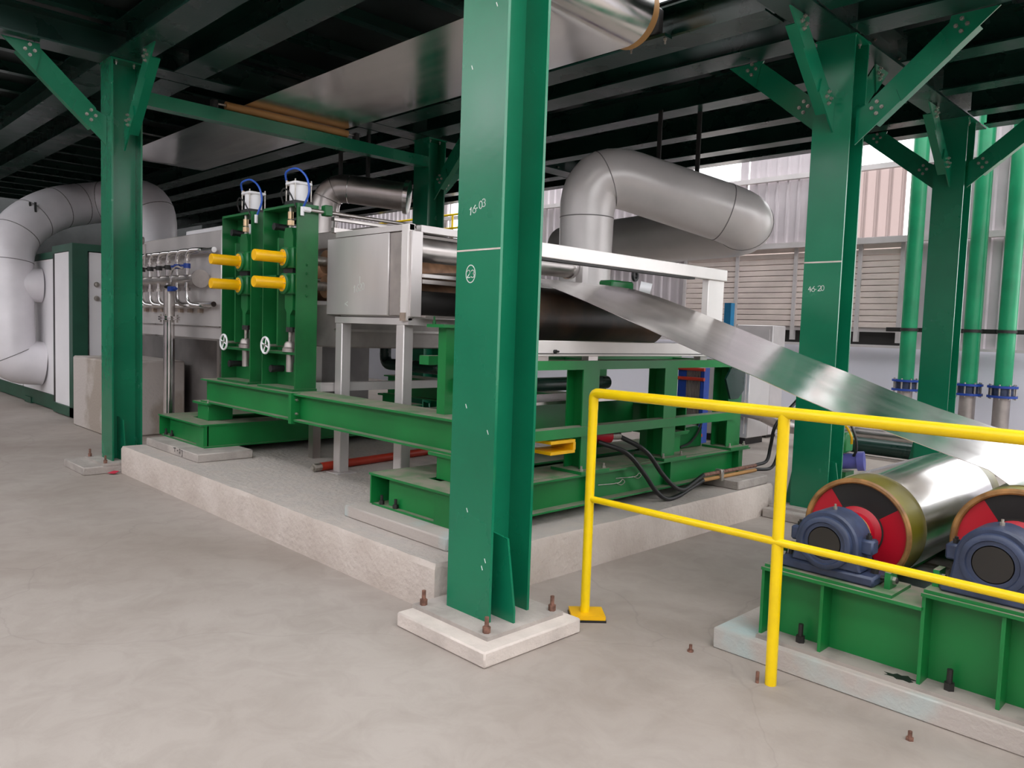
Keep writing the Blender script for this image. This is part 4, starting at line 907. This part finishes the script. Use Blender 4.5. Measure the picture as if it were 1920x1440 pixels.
for xx, yy in ((-8.8, 5.48), (-8.55, 5.73)):
    part('hanger_rod', MB().box(xx-0.02, xx+0.02, yy-0.02, yy+0.02, 3.36, 3.93), 'black_steel', t)
t = thing('cover_hood', 'dull steel hood over the squeeze rolls, below the elbow duct', 'hood', (-6.4, 4.5, 2.2))
part('panel', MB().box(-7.7, -5.75, 3.9, 5.3, 2.20, 2.36), 'stainless_dull', t, 0.01)
part('rail', MB().box(-5.75, -5.70, 3.5, 5.4, 2.26, 2.30), 'stainless', t)
part('rail', MB().box(-5.75, -5.70, 3.5, 5.4, 2.36, 2.39), 'stainless', t)
t = thing('air_pipe', 'thin pipe leaving the top of the roll stand beside the steel box', 'pipe', (-5.66, 3.8, 2.40))
part('pipe', MB().cyl((-5.645, 3.22, 2.405), (-5.645, 5.2, 2.405), 0.016, 12), 'stainless', t)
part('valve_body', MB().box(-5.68, -5.61, 3.36, 3.43, 2.375, 2.46), 'green_stand', t, 0.006)
part('fitting', MB().cyl((-5.645, 3.18, 2.405), (-5.645, 3.24, 2.405), 0.022, 12), 'cyl_white', t)

# ================================================================== HYDRAULICS ON THE POST FRAME
t = thing('hydraulic_cylinder', 'red hydraulic cylinder lying inside the green post frame', 'cylinder', (-3.48, 4.1, 0.7))
part('barrel', MB().cyl((-3.47, 4.185, 0.775), (-3.41, 4.38, 0.768), 0.052, 22), 'red_paint', t)
part('end_fitting', MB().cyl((-3.41, 4.38, 0.768), (-3.38, 4.46, 0.765), 0.028, 14), 'bolt_steel', t)
t = thing('yellow_clamp', 'yellow forked clevis on the green frame beside the red cylinder', 'clevis', (-3.45, 3.75, 0.7))
part('lower_fork', MB().box(-3.52, -3.32, 3.66, 3.90, 0.70, 0.72), 'yellow_guard', t); part('upper_fork', MB().box(-3.52, -3.32, 3.66, 3.90, 0.77, 0.79), 'yellow_guard', t)
part('cheek', MB().box(-3.52, -3.32, 3.88, 3.905, 0.72, 0.77), 'yellow_guard', t)
t = thing('red_rod', 'long red steel rod lying on the plinth behind the box cabinet legs', 'rod', (-5.7, 4.1, 0.26))
part('rod', MB().cyl((-5.685, 3.40, 0.297), (-5.88, 4.95, 0.297), 0.036, 16), 'red_bar', t)
part('end_nut', MB().cyl((-5.676, 3.33, 0.297), (-5.685, 3.40, 0.297), 0.034, 8).cyl((-5.674, 3.31, 0.297), (-5.676, 3.33, 0.297), 0.02, 10), 'bolt_steel', t)
hp = [[(-3.40, 4.24, 0.735), (-3.27, 4.40, 0.66), (-3.24, 4.58, 0.50), (-3.23, 4.72, 0.36), (-3.22, 4.85, 0.283), (-3.22, 5.0, 0.281), (-3.24, 5.2, 0.312), (-3.25, 5.405, 0.355)],
      [(-3.38, 4.45, 0.765), (-3.25, 4.60, 0.66), (-3.22, 4.78, 0.48), (-3.205, 4.92, 0.372), (-3.20, 5.04, 0.332), (-3.22, 5.2, 0.356), (-3.25, 5.405, 0.395)]]
for p, lab in zip(hp, ('black hydraulic hose sagging from the front of the red cylinder', 'black hydraulic hose sagging from the rear fitting of the red cylinder')):
    solo('hydraulic_hose', MB().tube(spline(p), 0.017, 10), 'black', lab, 'hose')
for dz, m, lab in ((0.02, 'rust_bolt', 'rust-red rigid pipe clipped along the long green base beam'), (-0.02, 'tan_roll', 'yellow-brown rigid pipe clipped along the long green base beam')):
    solo('hydraulic_pipe', MB().cyl((-3.25, 5.40, 0.375+dz), (-3.24, 6.24, 0.372+dz), 0.016, 12), m, lab, 'pipe')
solo('pipe_clip', MB().box(-3.28, -3.215, 5.63, 5.67, 0.325, 0.42), 'bolt_steel', 'grey clip holding the two rigid hydraulic pipes', 'clip', bevel=0.005)
solo('hydraulic_hose', MB().tube(spline([(-3.24, 6.24, 0.395), (-3.23, 6.42, 0.42), (-3.22, 6.46, 0.56), (-3.17, 6.44, 0.75), (-3.14, 6.75, 0.95)]), 0.015, 10), 'black', 'black hose rising from the rust-red pipe end toward the column', 'hose')
solo('hydraulic_hose', MB().tube(spline([(-3.24, 6.24, 0.355), (-3.20, 6.46, 0.36), (-3.17, 6.52, 0.52), (-3.13, 6.50, 0.72), (-3.10, 6.8, 0.9)]), 0.015, 10), 'black', 'black hose rising from the yellow-brown pipe end toward the column', 'hose')
for i, (y, z) in enumerate(((4.42, 0.43), (4.62, 0.455))):
    o = Vector((-3.352, y, z))
    solo('wire_loop', MB().tube(spline([o+Vector((0, -0.22, 0.01)), o+Vector((0.004, 0, 0)), o+Vector((0.004, 0.05, 0.02)), o+Vector((0.004, 0.08, 0.0)), o+Vector((0.004, 0.04, -0.018)), o+Vector((0.006, -0.03, 0.006))]), 0.003, 6), 'bolt_steel', ('looped bare wire tied on the long green base beam', 'second looped bare wire, higher on the long green base beam')[i], 'wire')
t = thing('gear_case', 'small green gear case with a black hose on the far end of the base beam', 'gear case', (-3.62, 5.72, 0.55))
part('case', MB().prism([(5.54, 0.55), (5.88, 0.55), (5.88, 0.70), (5.80, 0.735), (5.54, 0.72)], 'x', -3.74, -3.57), 'green_stand', t, 0.008)
part('hose', MB().tube(spline([(-3.6, 5.84, 0.72), (-3.56, 5.86, 0.82), (-3.55, 5.80, 0.70), (-3.545, 5.66, 0.60), (-3.54, 5.50, 0.575)]), 0.010, 8), 'black', t)
t = thing('lift_gear', 'small green gear unit with a lifting eye behind the white exit frame', 'gear unit', (-4.3, 5.6, 1.75))
part('case', MB().box(-4.42, -4.26, 5.42, 5.74, 1.75, 1.97), 'green_stand', t, 0.015)
part('lifting_eye', MB().lathe((-4.3, 5.80, 2.035), (1,0.2,0), [(-0.012, 0.03), (-0.012, 0.055), (0.012, 0.055), (0.012, 0.03), (-0.012, 0.03)], 20), 'black', t)
part('cap', MB().cyl((-4.2, 5.74, 1.92), (-4.12, 5.80, 1.90), 0.06, 18), 'cyl_white', t)
part('bracket', MB().box(-4.35, -4.25, 5.45, 5.6, 1.31, 1.75), 'green_stand', t)

# ================================================================== BEHIND: HEAT EXCHANGER, CABINETS, PIPES
t = thing('heat_exchanger', 'blue plate heat exchanger with red tie rods behind the green post frame', 'heat exchanger', (-5.25, 8.3, 0))
part('head_plate', MB().box(-5.38, -5.27, 8.24, 8.36, 0.05, 1.12), 'blue_paint', t); part('head_plate', MB().box(-5.06, -5.01, 8.24, 8.36, 0.05, 1.12), 'blue_paint', t)
for k in range(9): part('plate', MB().box(-5.265+k*0.022, -5.253+k*0.022, 8.25, 8.35, 0.12, 1.08), 'stainless_dull', t)
for zz in (0.30, 0.65, 0.98, 1.10): part('tie_rod', MB().cyl((-5.40, 8.21, zz), (-4.99, 8.21, zz), 0.022, 10), 'red_bar', t)
part('foot', MB().box(-5.38, -5.02, 8.2, 8.4, 0, 0.05), 'blue_paint', t)
t = thing('blue_post', 'bright blue post behind the side of the white exit frame', 'post', (-5.5, 9.6, 0)); part('post', MB().box(-5.55, -5.45, 9.55, 9.65, 0, 1.97), 'blue_bright', t); part('foot', MB().box(-5.62, -5.38, 9.48, 9.72, 0, 0.012), 'blue_bright', t)
t = thing('grey_cabinet', 'grey equipment cabinet behind the heat exchanger', 'cabinet', (-5.7, 10.2, 0))
part('body', MB().box(-6.05, -5.30, 9.9, 10.5, 0.1, 1.10), 'grey_duct', t, 0.01); part('door', MB().box(-6.0, -5.35, 9.885, 9.9, 0.16, 1.04), 'grey_duct', t); part('plinth', MB().box(-6.0, -5.35, 9.95, 10.45, 0, 0.1), 'black_steel', t)
t = thing('pale_cabinet', 'tall pale grey cabinet under the louvre, behind the sloping strip', 'cabinet', (-5.2, 11, 0))
part('body', MB().box(-6.1, -5.5, 10.9, 11.3, 0.05, 1.70), 'wall_steel', t, 0.01); part('door', MB().box(-6.05, -5.55, 10.885, 10.9, 0.12, 1.64), 'wall_steel', t); part('foot', MB().box(-6.05, -5.55, 10.95, 11.25, 0, 0.05), 'black_steel', t)
t = thing('silver_pipe', 'silver insulated pipe with bends running low along the back wall', 'pipe', (-3.0, 10.9, 0))
part('pipe', MB().tube(fillet([(-5.45, 9.75, 0.52), (-5.05, 9.75, 0.50), (-4.9, 10.3, 0.27), (-4.6, 10.9, 0.27), (-1.5, 10.9, 0.27)], 0.25, 6), 0.10, 20), 'stainless', t)
for xx in (-4.2, -3.3, -2.2): part('band', MB().cyl((xx-0.02, 10.9, 0.27), (xx+0.02, 10.9, 0.27), 0.104, 20), 'stainless_dull', t); part('stand', MB().box(xx+0.2, xx+0.26, 10.86, 10.94, 0, 0.2), 'green_dark', t)
t = thing('green_floor_pipe', 'dark green pipe lying in front of the silver pipe near the back wall', 'pipe', (-3.2, 10.45, 0))
part('pipe', MB().cyl((-4.5, 10.45, 0.135), (-1.6, 10.45, 0.135), 0.105, 24), 'green_dark', t)
for xx in (-4.3, -2.9): part('cradle', MB().box(xx-0.05, xx+0.05, 10.36, 10.54, 0, 0.04), 'green_dark', t)
part('rail', MB().box(-4.5, -1.6, 10.25, 10.27, 0.0, 0.03), 'stainless', t)
t = thing('drive_motor', 'violet-blue motor on a green gearbox behind the louvre-side column', 'motor', (-3.0, 7.6, 0))
part('motor_body', MB().cyl((-3.20, 7.55, 0.31), (-2.88, 7.62, 0.35), 0.075, 24), 'violet_blue', t)
part('fan_cowl', MB().cyl((-2.90, 7.615, 0.347), (-2.84, 7.63, 0.355), 0.095, 24), 'violet_blue', t)
part('gearbox', MB().box(-3.30, -2.98, 7.5, 7.7, 0.42, 0.62), 'green_machine', t, 0.02)
part('pedestal', MB().box(-3.22, -2.96, 7.5, 7.7, 0, 0.24), 'green_stand', t)
part('cable', MB().tube(spline([(-3.1, 7.55, 0.62), (-2.98, 7.5, 0.74), (-2.90, 7.5, 0.62), (-2.88, 7.52, 0.48), (-2.92, 7.56, 0.40)]), 0.012, 8), 'black', t)
part('cable', MB().tube(spline([(-3.1, 7.57, 0.60), (-3.0, 7.52, 0.68), (-2.93, 7.5, 0.60), (-2.93, 7.52, 0.52)]), 0.012, 8), 'yellow_guard', t)
GP = (('upright green pipe left of the far column', -3.93), ('upright green pipe next to the far column, on its open side', -3.12), ('upright green pipe farthest from the louvre', -2.71))
for lab, xx in GP:
    t = thing('riser_pipe', lab+', with a navy coupling', 'pipe', (xx, 11.9, 0), 'green riser pipes at the wall')
    part('pipe', MB().cyl((xx, 11.9, 0.98), (xx, 11.9, 6.5), 0.105, 24), 'green_pipe', t)
    part('lower_pipe', MB().cyl((xx, 11.9, 0), (xx, 11.9, 0.82), 0.10, 24), 'stainless_dull', t)
    cp = part('coupling', MB().cyl((xx, 11.9, 0.82), (xx, 11.9, 0.98), 0.13, 24), 'navy_cast', t)
    for zz in (0.82, 0.95): part('flange', MB().cyl((xx, 11.9, zz), (xx, 11.9, zz+0.03), 0.18, 24), 'blue_paint', cp)
    for a in range(8): part('bolt', MB().cyl((xx+0.155*math.cos(a*PI/4), 11.9+0.155*math.sin(a*PI/4), 0.80), (xx+0.155*math.cos(a*PI/4), 11.9+0.155*math.sin(a*PI/4), 1.0), 0.012, 6), 'bolt_steel', cp)
    part('clip', MB().lathe((xx, 11.9, 1.70), (0,0,1), [(-0.02, 0.106), (-0.02, 0.118), (0.02, 0.118), (0.02, 0.106)], 24), 'black_steel', t)
solo('pipe_bracket', MB().box(-4.3, 1.0, 12.04, 12.10, 1.67, 1.73), 'black_steel', 'black horizontal bracket rail clamping the upright green pipes', 'bracket rail')
t = thing('wall_walkway_rail', 'thin yellow handrail far behind, before the bright window', 'railing', (-14, 11.4, 3.6))
for zz in (3.75, 4.05): part('rail', MB().cyl((-16.5, 11.4, zz), (-12.2, 11.4, zz), 0.025, 10), 'yellow', t)
for xx in (-16.4, -15.0, -13.6, -12.3): part('post', MB().cyl((xx, 11.4, 3.2), (xx, 11.4, 4.05), 0.025, 10), 'yellow', t)
part('walkway', MB().box(-16.6, -12.0, 11.2, 12.3, 3.1, 3.2), 'green_dark', t)
